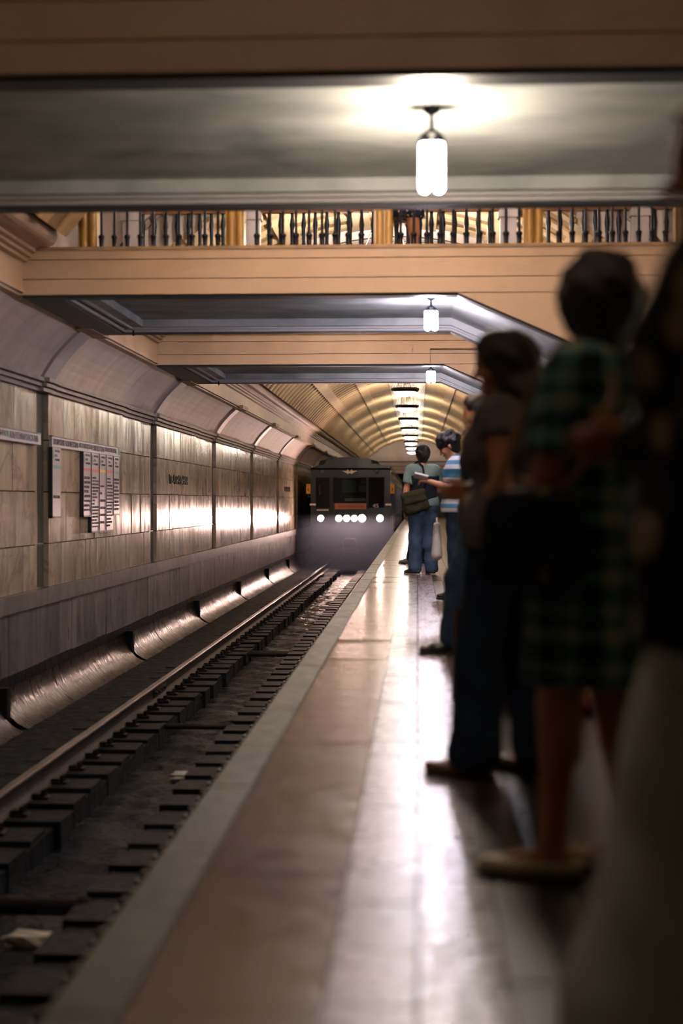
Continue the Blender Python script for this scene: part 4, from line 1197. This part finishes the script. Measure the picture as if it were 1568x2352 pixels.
def top_mesh(J, m, h, name='shirt', sleeve=0.55, hem=0.86, g=.014, neck=True, loose=.0, noise=.004, nf=24, long_=False):
    B = Blob(); add_torso(B, J, g+loose, k=.06)
    f = J['bulk']
    for s in 'LR':
        a, b = J['sh'+s], J['el'+s]
        if sleeve > 0:
            t = min(sleeve, 1.0); e = a+(b-a)*t
            B.rc(a, a+(b-a)*(t+.12), .050*f+g, (.046*f+g+.006), k=.03, cut=(e, unit(b-a)))
            if sleeve > 1:
                w = J['wr'+s]
                B.rc(b, w, .042*f+g, .03*f+g, k=.03, cut=(w, unit(w-b)))
    if neck: B.rc(J['neck']+V3(0, -.005, -.03), J['neck']+V3(0, -.005, .02), .06+g*.4, .056+g*.3, k=.03, cut=(J['neck']+V3(0, 0, .012), V3(0, -.15, 1)))
    pe = J['pelvis']
    B.rc(pe, pe+V3(0, 0, hem-pe[2]-.05), .11*f+g+loose, .115*f+g+loose, k=.05)
    hs = unit(J['hipR']-J['hipL'])
    B.rc(pe-hs*.085, pe-hs*.085+V3(0, 0, hem-pe[2]-.05), .10*f+g+loose, k=.05); B.rc(pe+hs*.085, pe+hs*.085+V3(0, 0, hem-pe[2]-.05), .10*f+g+loose, k=.05)
    return B.mesh(name, m, h, [(V3(0, 0, hem), (0, 0, -1))], noise, nf)
def trousers_mesh(J, m, h, g=.014, top=1.0, upto=.98, flare=.006, noise=.005, nf=26, name='trousers', hemz=None):
    B = Blob(); pe = J['pelvis']; f = J['bulk']; hs = unit(J['hipR']-J['hipL'])
    B.rc(pe-hs*.085, pe+hs*.085, .103*f+g, k=.04)
    B.rc(pe+V3(0, 0, .08), pe, .105*f+g, k=.04)
    for s in 'LR': add_leg(B, J, s, g+.004, k=.04, upto=upto, flare=flare)
    cuts = [(V3(0, 0, top), (0, 0, 1))]
    if hemz is not None: cuts.append((V3(0, 0, hemz), (0, 0, -1)))
    else: cuts.append((V3(0, 0, .035), (0, 0, -1)))
    return B.mesh(name, m, h, cuts, noise, nf)
def skirt_mesh(J, m, h, z1, z0, r1, r0, name='skirt', ry=0.85, folds=9, amp=.05):
    B = Blob(); c = J['pelvis']
    B.rc((c[0], c[1], z1-.02), (c[0], c[1], z0+.02), max(r0, r1)*1.12, k=.01)
    def post(F, X, Y, Z):
        t = np.clip((z1-Z)/(z1-z0), 0, 1); r = r1+(r0-r1)*t**.6
        an = np.arctan2(Y-c[1], X-c[0]); r = r*(1+amp*t*np.cos(folds*an+2*np.sin(an*2)))
        d = np.sqrt((X-c[0])**2+((Y-c[1])/ry)**2)-r
        d = np.maximum(d, Z-z1); d = np.maximum(d, z0-Z)
        return d*ry
    return B.mesh(name, m, h, (), 0, 1, post)

def make_person(loc, rz, label, J, skin=SKIN, h=.009, hair=('short', HAIRM), group=None, scale=1.0):
    j = dict(BASE); j.update({k: (V3(*v) if isinstance(v, tuple) else v) for k, v in J.items()})
    o = link('person', body_mesh(j, h, skin))
    o.location = loc; o.rotation_euler = (0, 0, math.radians(rz)); o.scale = (scale,)*3
    tag(o, label, 'person', group or 'people waiting on the platform')
    add_face(o, j)
    if hair: link('hair', hair_mesh(j, hair[0], hair[1], max(h*.8, .006)), o)
    return o, j

# --- cloth materials
def striped(name, cols, period, rough=.85):
    m = mat(name, cols[0], rough=rough, spec=.2)
    nt = m.node_tree; N = nt.nodes; L = nt.links
    tc = N.new('ShaderNodeTexCoord'); sx = N.new('ShaderNodeSeparateXYZ'); L.new(tc.outputs['Object'], sx.inputs[0])
    a = N.new('ShaderNodeMath'); a.operation = 'DIVIDE'; L.new(sx.outputs['Z'], a.inputs[0]); a.inputs[1].default_value = period
    fr = N.new('ShaderNodeMath'); fr.operation = 'FRACT'; L.new(a.outputs[0], fr.inputs[0])
    cr = N.new('ShaderNodeValToRGB'); cr.color_ramp.interpolation = 'CONSTANT'
    el = cr.color_ramp.elements
    while len(el) < len(cols): el.new(0.5)
    for i, c in enumerate(cols): el[i].position = i/len(cols); el[i].color = c
    L.new(fr.outputs[0], cr.inputs[0]); L.new(cr.outputs[0], N['Principled BSDF'].inputs['Base Color'])
    return m
def plaid(name, dark, mid, light, p=.15):
    m = mat(name, dark, rough=.85, spec=.2)
    nt = m.node_tree; N = nt.nodes; L = nt.links
    tc = N.new('ShaderNodeTexCoord'); sx = N.new('ShaderNodeSeparateXYZ'); L.new(tc.outputs['Object'], sx.inputs[0])
    at = N.new('ShaderNodeMath'); at.operation = 'ARCTAN2'; L.new(sx.outputs['Y'], at.inputs[0]); L.new(sx.outputs['X'], at.inputs[1])
    am = N.new('ShaderNodeMath'); am.operation = 'MULTIPLY'; L.new(at.outputs[0], am.inputs[0]); am.inputs[1].default_value = .16
    fac = None
    for src in (am.outputs[0], sx.outputs['Z']):
        dv = N.new('ShaderNodeMath'); dv.operation = 'DIVIDE'; L.new(src, dv.inputs[0]); dv.inputs[1].default_value = p
        fr = N.new('ShaderNodeMath'); fr.operation = 'FRACT'; L.new(dv.outputs[0], fr.inputs[0])
        cr = N.new('ShaderNodeValToRGB'); cr.color_ramp.interpolation = 'LINEAR'
        el = cr.color_ramp.elements
        for _ in range(5): el.new(.5)
        for e, (q, v) in zip(el, ((0, 0), (.28, 0), (.34, .5), (.56, .55), (.62, 0), (.72, .0), (.78, .35))): e.position = q; e.color = (v, v, v, 1)
        L.new(fr.outputs[0], cr.inputs[0])
        if fac is None: fac = cr.outputs[0]
        else:
            ad = N.new('ShaderNodeMath'); ad.operation = 'ADD'; L.new(fac, ad.inputs[0]); L.new(cr.outputs[0], ad.inputs[1]); fac = ad.outputs[0]
    cr = N.new('ShaderNodeValToRGB'); el = cr.color_ramp.elements; el.new(.5)
    for e, (q, c) in zip(el, ((0, dark), (.5, mid), (1, light))): e.position = q; e.color = c
    L.new(fac, cr.inputs[0]); L.new(cr.outputs[0], N['Principled BSDF'].inputs['Base Color'])
    return m
def blotch(name, base, spot, scale=14, thr=.35, rough=.85):
    m = mat(name, base, rough=rough, spec=.2)
    nt = m.node_tree; N = nt.nodes; L = nt.links
    tc = N.new('ShaderNodeTexCoord'); v = N.new('ShaderNodeTexVoronoi'); v.inputs['Scale'].default_value = scale
    L.new(tc.outputs['Object'], v.inputs['Vector'])
    r = N.new('ShaderNodeMapRange'); r.inputs['From Min'].default_value = thr; r.inputs['From Max'].default_value = thr-.08
    L.new(v.outputs['Distance'], r.inputs['Value'])
    mx = N.new('ShaderNodeMix'); mx.data_type = 'RGBA'; mx.inputs[6].default_value = base; mx.inputs[7].default_value = spot
    L.new(r.outputs[0], mx.inputs['Factor']); L.new(mx.outputs[2], N['Principled BSDF'].inputs['Base Color'])
    return m
JEANS = cloth('denim_blue', srgb(74, 94, 124), srgb(60, 78, 106), scale=9)
JEANS_D = cloth('denim_dark', srgb(36, 54, 74), srgb(28, 42, 60), scale=9)
BLACKC = cloth('black_cloth', srgb(22, 24, 28), srgb(28, 30, 34))
NAVY = cloth('navy_cloth', srgb(24, 28, 40), srgb(30, 34, 46))
TEAL = cloth('teal_cloth', srgb(116, 140, 144), srgb(104, 128, 134))
GREYT = cloth('grey_knit', srgb(112, 104, 102), srgb(96, 90, 90), scale=30)
PALE = cloth('pale_trouser', srgb(206, 214, 208), srgb(190, 198, 192), scale=5)
OLIVE = cloth('olive_canvas', srgb(62, 58, 46), srgb(48, 46, 38), scale=30)
STRIPES = striped('striped_polo', [srgb(206, 202, 208), srgb(88, 140, 176), srgb(206, 202, 208), srgb(50, 104, 132), srgb(44, 92, 116)], .22)
PLAID = plaid('plaid_dress', srgb(16, 22, 26), srgb(70, 112, 106), srgb(140, 150, 126))
DOTS = blotch('polka_dots', srgb(24, 28, 50), srgb(214, 208, 200), 26, .30)
FLORAL = blotch('floral_top', srgb(16, 18, 20), srgb(150, 136, 104), 7, .34)
BAGF = blotch('floral_bag', srgb(16, 17, 20), srgb(116, 108, 60), 9, .22)
LEATH = mat('black_leather', srgb(20, 18, 18), rough=.35)
TAN = mat('tan_leather', srgb(120, 92, 60), rough=.5)
CREAMS = mat('cream_leather', srgb(206, 196, 160), rough=.45)
REDS = mat('red_leather', srgb(150, 30, 30), rough=.45)
GREYS = mat('grey_suede', srgb(130, 122, 116), rough=.8)
SNEAK = mat('sneaker', srgb(30, 32, 34), srgb(70, 72, 70), rough=.6, scale=16, coords='object')
MAROON = cloth('maroon_bag', srgb(66, 30, 28), srgb(54, 26, 26))
PLAST = mat('white_plastic', srgb(206, 200, 198), rough=.5)

# --- man in a cap, back turned
o, j = make_person((0.07, 20.6, 0), 14, 'man in a dark cap seen from behind, olive messenger bag across his back',
                   dict(elR=(.23, .05, 1.12), wrR=(.10, .22, 1.08), haR=(-1, .4, .1), hsR=(0, 0, 1), elL=(-.235, -.03, 1.09), wrL=(-.235, .03, .85), anL=(-.11, -.02, .085), anR=(.11, -.04, .085), ftL=28.0, ftR=4.0, bulk=1.12), h=.011, scale=1.025)
link('shirt', top_mesh(j, TEAL, .011, sleeve=.62, hem=.90, g=.02, noise=.005), o)
v = Blob(); add_torso(v, j, .026, k=.06); pe = j['pelvis']; v.rc(pe, pe+V3(0, 0, -.06), .13, k=.05)
link('back_panel', v.mesh('back_panel', NAVY, .011, [(V3(0, 0, .88), (0, 0, -1)), (V3(0, 0, 1.33), (0, -.25, 1)), (V3(0, .03, 1.2), (0, 1, 0))], .004, 24), o)
link('trousers', trousers_mesh(j, JEANS, .011, g=.02, top=.99, flare=.012, noise=.006), o)
for s in 'LR': shoe(o, j, s, SNEAK, .009, SOLE)
P, R = head_frame(j)
cb = Blob(); cb.rc(P(0, -.03, .045), P(0, .02, .05), .098, .092, k=.02)
cp_ = link('cap', cb.mesh('cap', BLACKC, .008, [(P(0, 0, .02), (0, 0, -1))]), o)
pk = Blob(); pk.rc(P(0, .09, .035), P(0, .16, .025), .06, .05, k=.02)
link('peak', pk.mesh('peak', BLACKC, .008, [(P(0, 0, .045), (0, 0, 1)), (P(0, 0, .03), (0, 0, -1))]), cp_)
MB().tube([tuple(j['wrL']+V3(-.03, 0, .0)), tuple(j['wrL']+V3(0, -.03, 0)), tuple(j['wrL']+V3(.03, 0, 0)), tuple(j['wrL']+V3(0, .03, 0)), tuple(j['wrL']+V3(-.03, 0, .0))], .008, 6).build('wristband', LEATH, o)
# messenger bag
def soft_bag(name, loc, rz, dims, m, lab, cat, strap=None, strap_m=None, flap=True, group=None, tilt=0):
    t = thing(name, loc, math.radians(rz), lab, cat, group)
    t.rotation_euler = (0, math.radians(tilt), math.radians(rz))
    w, d, hh = dims; B = Blob()
    r = d/2
    for q in np.linspace(-.5, .5, 4):
        B.rc((q*(w-d), 0, r), (q*(w-d)*.92, 0, hh-r), r*1.04, r*.86, k=.04)
    link('bag_body', B.mesh('bag_body', m, .011, (), .006, 22), t)
    if flap:
        F = Blob(); F.rc((-(w-d)*.48, -.012, hh-r), ((w-d)*.48, -.012, hh-r), r*1.06, k=.02); F.rc((-(w-d)*.44, -.016, hh*.55), ((w-d)*.44, -.016, hh*.55), r*1.02, k=.05)
        link('flap', F.mesh('flap', m, .011, [(V3(0, .0, 0), (0, 1, 0)), (V3(0, 0, hh*.45), (0, 0, -1))], .003, 20), t)
    if strap:
        MB().tube(strap, .012, 6).build('strap', strap_m or m, t)
    return t
soft_bag('messenger_bag', (.0, 20.42, .84), 10, (.36, .10, .30), OLIVE, 'olive canvas messenger bag on the back of the man in the cap', 'bag',
         [(.12, -.02, .26), (.20, -.02, .42), (.22, .02, .58), (.19, .10, .66), (.10, .24, .62)], NAVY, tilt=-14)

# --- man reading a phone
o, j = make_person((0.40, 15.6, 0), 90, 'curly-haired man in a striped polo reading a phone',
                   dict(head=(0, .085, 1.555), neck=(0, .01, 1.43), hpitch=-30, chest=(0, .0, 1.25), elL=(-.20, .05, 1.12), wrL=(-.09, .27, 1.19), haL=(.25, .9, .15), hsL=(1, 0, .3), elR=(.20, .05, 1.12), wrR=(.08, .27, 1.19), haR=(-.2, .9, .15), hsR=(-1, 0, .3),
                        anL=(-.10, .0, .085), anR=(.10, -.06, .085), bulk=1.06, ftL=4.0, ftR=-6.0, curl=.7), h=.010, hair=('curly', HAIRM), scale=1.0)
link('shirt', top_mesh(j, STRIPES, .010, sleeve=.7, hem=.88, g=.02, loose=.012, noise=.006), o)
link('trousers', trousers_mesh(j, JEANS_D, .010, g=.018, top=.96, flare=.012), o)
for s in 'LR': shoe(o, j, s, LEATH, .009)
ph = thing('phone', (0.035, 15.50, 1.245), label='pale phone in the hands of the curly-haired man', cat='phone')
ph.rotation_euler = (math.radians(-28), math.radians(14), 0)
MB().box(-.07, .07, -.045, .045, -.010, .010).build('case', PLAST, ph)
MB().box(-.068, .068, -.040, .040, .010, .012).build('screen', LEATH, ph)
cbg = thing('carrier_bag', (0.20, 16.0, .36), label='white plastic carrier bag beside the curly-haired man', cat='bag')
B = Blob(); B.rc((0, -.08, .07), (0, -.03, .38), .055, .02, k=.05); B.rc((0, .08, .07), (0, .03, .38), .055, .02, k=.05); B.rc((0, 0, .07), (0, 0, .38), .058, .025, k=.05)
link('bag_body', B.mesh('bag_body', PLAST, .010, (), .002, 30), cbg)
MB().tube([(0, -.03, .36), (0, -.01, .46), (0, .01, .46), (0, .03, .36)], .008, 6).build('handle', PLAST, cbg)

# --- person mostly hidden behind the grey-top woman, one foot forward
o, j = make_person((0.42, 10.0, 0), 88, 'person in dark jacket and jeans, one dark shoe forward, behind the woman in grey',
                   dict(anL=(-.10, .20, .085), knL=(-.10, .16, .50), anR=(.10, -.10, .085), knR=(.1, .02, .49)), h=.012)
link('jacket', top_mesh(j, BLACKC, .012, name='jacket', sleeve=1.5, hem=.84, g=.024, loose=.01), o)
link('trousers', trousers_mesh(j, JEANS_D, .012, g=.016, top=.97, flare=.01), o)
for s in 'LR': shoe(o, j, s, LEATH, .010)
# shopping bag on the floor
sb = thing('shopping_bag', (0.33, 7.6, 0), math.radians(8), 'maroon shopping bag on the floor behind the legs of the woman in grey', 'bag')
mbx = MB(); W_, D_, H_ = .15, .07, .46
vs = [(-W_, -D_, 0), (W_, -D_, 0), (W_, D_, 0), (-W_, D_, 0), (-W_*.96, -D_*.7, H_), (W_*.96, -D_*.7, H_), (W_*.96, D_*.7, H_), (-W_*.96, D_*.7, H_), (-W_*1.02, 0, H_*.5), (W_*1.02, 0, H_*.5)]
mbx.add(vs, [(3, 2, 1, 0), (0, 1, 5, 4), (2, 3, 7, 6), (1, 9, 5), (9, 6, 5), (1, 2, 9), (2, 6, 9), (0, 4, 8), (8, 4, 7), (0, 8, 3), (8, 7, 3)]).build('bag_body', MAROON, sb)
for s in (-1, 1): MB().tube([(-.07, s*D_*.7, H_-.02), (-.06, s*D_*.6, H_+.12), (.06, s*D_*.6, H_+.12), (.07, s*D_*.7, H_-.02)], .006, 6).build('handle', LEATH, sb)

# --- woman in a grey top
o, j = make_person((0.315, 5.55, 0), 68, 'long-haired woman in a grey sleeveless top and dark jeans',
                   dict(fem=True, shL=(-.155, -.02, 1.33), shR=(.155, -.0, 1.33), neck=(0, -.02, 1.385), head=(0, .005, 1.515), chest=(0, .0, 1.21), hyaw=12, hpitch=-6, elL=(-.205, -.06, 1.06), wrL=(-.03, .135, 1.01), haL=(.9, .2, .1), hsL=(0, .3, 1),
                        elR=(.20, -.0, 1.07), wrR=(.05, .15, 1.04), haR=(-.9, .2, .1), hsR=(0, 0.3, 1), anL=(-.10, .08, .085), knL=(-.09, .07, .48), anR=(.115, -.10, .085), knR=(.1, -.02, .48), ftL=-6.0, ftR=-10.0), skin=SKIN2, h=.009, hair=('long', HAIRM), scale=.985)
link('top', top_mesh(j, GREYT, .010, name='top', sleeve=.30, hem=.84, g=.014, loose=.006, noise=.006, nf=20), o)
link('trousers', trousers_mesh(j, JEANS_D, .010, g=.016, top=.95, flare=.03), o)
for s in 'LR': shoe(o, j, s, TAN, .009, style='flat')

# --- woman hidden behind the plaid dress
o, j = make_person((0.74, 7.3, 0), 80, 'blond person in red flat shoes hidden behind the woman in plaid', dict(fem=True), h=.013, hair=('bob', HAIRB), scale=.95)
link('top', top_mesh(j, BLACKC, .013, name='top', sleeve=.5, hem=.88, g=.018), o)
link('skirt', skirt_mesh(j, NAVY, .013, 1.0, .52, .17, .22), o)
for s in 'LR': shoe(o, j, s, REDS, .010, style='flat')

# --- woman in a plaid dress
o, j = make_person((0.475, 4.05, 0), 52, 'short-haired woman in a dark green plaid dress and cream flat shoes',
                   dict(fem=True, bulk=.98, shL=(-.17, -.02, 1.345), shR=(.17, -.02, 1.345), neck=(0, -.02, 1.40), head=(0, .01, 1.535), chest=(0, 0, 1.22), hyaw=-30, hpitch=-4,
                        elL=(-.215, .02, 1.08), wrL=(.03, .17, 1.07), haL=(.9, .3, .1), hsL=(0, .2, 1), elR=(.23, .02, 1.08), wrR=(.12, .22, 1.02), haR=(-.7, .7, 0), hsR=(0, .2, 1), anL=(-.085, .09, .085), knL=(-.09, .06, .48), anR=(.10, -.05, .085), ftL=22.0, ftR=0.0),
                   skin=SKIN2, h=.009, hair=('bob', HAIRM), scale=.985)
link('dress_bodice', top_mesh(j, PLAID, .010, name='dress_bodice', sleeve=.8, hem=.92, g=.02, loose=.012, noise=.004), o)
link('dress_skirt', skirt_mesh(j, PLAID, .010, 1.08, .53, .175, .205, name='dress_skirt', ry=.92), o)
for s in 'LR': shoe(o, j, s, CREAMS, .009, style='flat')
def world_strap(loc, rz, pts):
    c, s = math.cos(math.radians(-rz)), math.sin(math.radians(-rz))
    return [((x-loc[0])*c-(y-loc[1])*s, (x-loc[0])*s+(y-loc[1])*c, z-loc[2]) for x, y, z in pts]
def on_person(loc, rz, sc, q):
    c, s = math.cos(math.radians(rz)), math.sin(math.radians(rz))
    return (loc[0]+sc*(q[0]*c-q[1]*s), loc[1]+sc*(q[0]*s+q[1]*c), loc[2]+sc*q[2])
BL = (0.29, 3.91, .78); PW = (0.475, 4.05, 0)
sp = [on_person(PW, 52, .985, q) for q in ((-.24, .17, 1.02), (-.16, .16, 1.18), (-.12, .13, 1.33), (-.11, .04, 1.43), (-.115, -.05, 1.42), (-.14, -.13, 1.30), (-.20, -.10, 1.12), (-.25, .0, 1.0))]
soft_bag('shoulder_bag', BL, 142, (.31, .12, .26), BAGF, 'dark floral shoulder bag at the side of the woman in plaid', 'bag', world_strap(BL, 142, sp), TAN, flap=False)

# --- nearest person at the right edge
o, j = make_person((0.575, 2.75, 0), 74, 'auburn-haired person in a dark floral top and pale trousers at the right edge',
                   dict(fem=True, bulk=1.16, elL=(-.25, .0, 1.09), wrL=(.02, .17, 1.10), haL=(.9, .2, .1), hsL=(0, .3, 1), elR=(.25, 0, 1.10), wrR=(.12, .2, 1.1), haR=(-.8, .4, 0), hsR=(0, .3, 1), anL=(-.12, .14, .085), knL=(-.10, .1, .49), ftL=0.0), skin=SKIN2, h=.009, hair=('bob', HAIRR), scale=1.01)
link('top', top_mesh(j, FLORAL, .010, name='top', sleeve=1.3, hem=.74, g=.022, loose=.03, noise=.008, nf=16), o)
link('trousers', trousers_mesh(j, PALE, .010, g=.03, top=.95, flare=.07, noise=.008, nf=18), o)
for s in 'LR': shoe(o, j, s, LEATH, .010)

# --- person beyond the man in the cap
o, j = make_person((0.06, 24.2, 0), 70, 'person in dark clothes and a grey shoe beyond the man in the cap', dict(anL=(-.1, .16, .085), knL=(-.1, .1, .49)), h=.014, scale=.93)
link('jacket', top_mesh(j, BLACKC, .014, name='jacket', sleeve=1.4, hem=.82, g=.022), o)
link('trousers', trousers_mesh(j, BLACKC, .014, g=.016, top=.97), o)
for s in 'LR': shoe(o, j, s, GREYS, .012)

# --- person on the middle footbridge
o, j = make_person((-0.17, 14.75, 3.25), 160, 'person in a polka-dot skirt standing on the middle footbridge', dict(fem=True, anL=(-.17, .0, .085), knL=(-.15, .02, .48), anR=(.15, 0, .085), knR=(.13, .02, .48)), h=.012, hair=('long', HAIRM), scale=.93, group='people on the footbridge')
link('top', top_mesh(j, BLACKC, .013, name='top', sleeve=.4, hem=.92, g=.018), o)
link('skirt', skirt_mesh(j, DOTS, .012, 1.02, .50, .17, .25, amp=.07), o)
for s in 'LR': shoe(o, j, s, LEATH, .011, style='flat')

# --- driver
o, j = make_person((TC-.02, 52.45, -0.12), 180, 'train driver in dark clothes behind the windscreen',
                   dict(pelvis=(0, 0, .52), chest=(0, .02, .84), neck=(0, 0, 1.02), head=(0, .03, 1.16), shL=(-.17, 0, .965), shR=(.17, 0, .965), elL=(-.22, .08, .72), elR=(.22, .08, .72), wrL=(-.16, .30, .80), wrR=(.16, .30, .80), haL=(0, 1, 0), haR=(0, 1, 0), hsL=(1, 0, 0), hsR=(-1, 0, 0),
                        hipL=(-.085, .02, .50), hipR=(.085, .02, .50), knL=(-.1, .40, .50), knR=(.1, .40, .50), anL=(-.1, .40, .085), anR=(.1, .40, .085)), h=.016, group='train crew', scale=1.0)
link('jacket', top_mesh(j, NAVY, .016, name='jacket', sleeve=1.3, hem=.46, g=.022), o)
st = thing('driver_seat', (TC-.02, 52.55, -0.12), label='dark driver seat inside the train cab', cat='seat')
MB().box(-.24, .24, -.32, .16, .34, .40).build('seat', M['cab_dark'], st)
MB().box(-.24, .24, .16, .22, .40, .85).build('backrest', M['cab_dark'], st)
MB().tube([(0, -.05, .0), (0, -.05, .34)], .05, 10).build('pedestal', M['iron'], st)
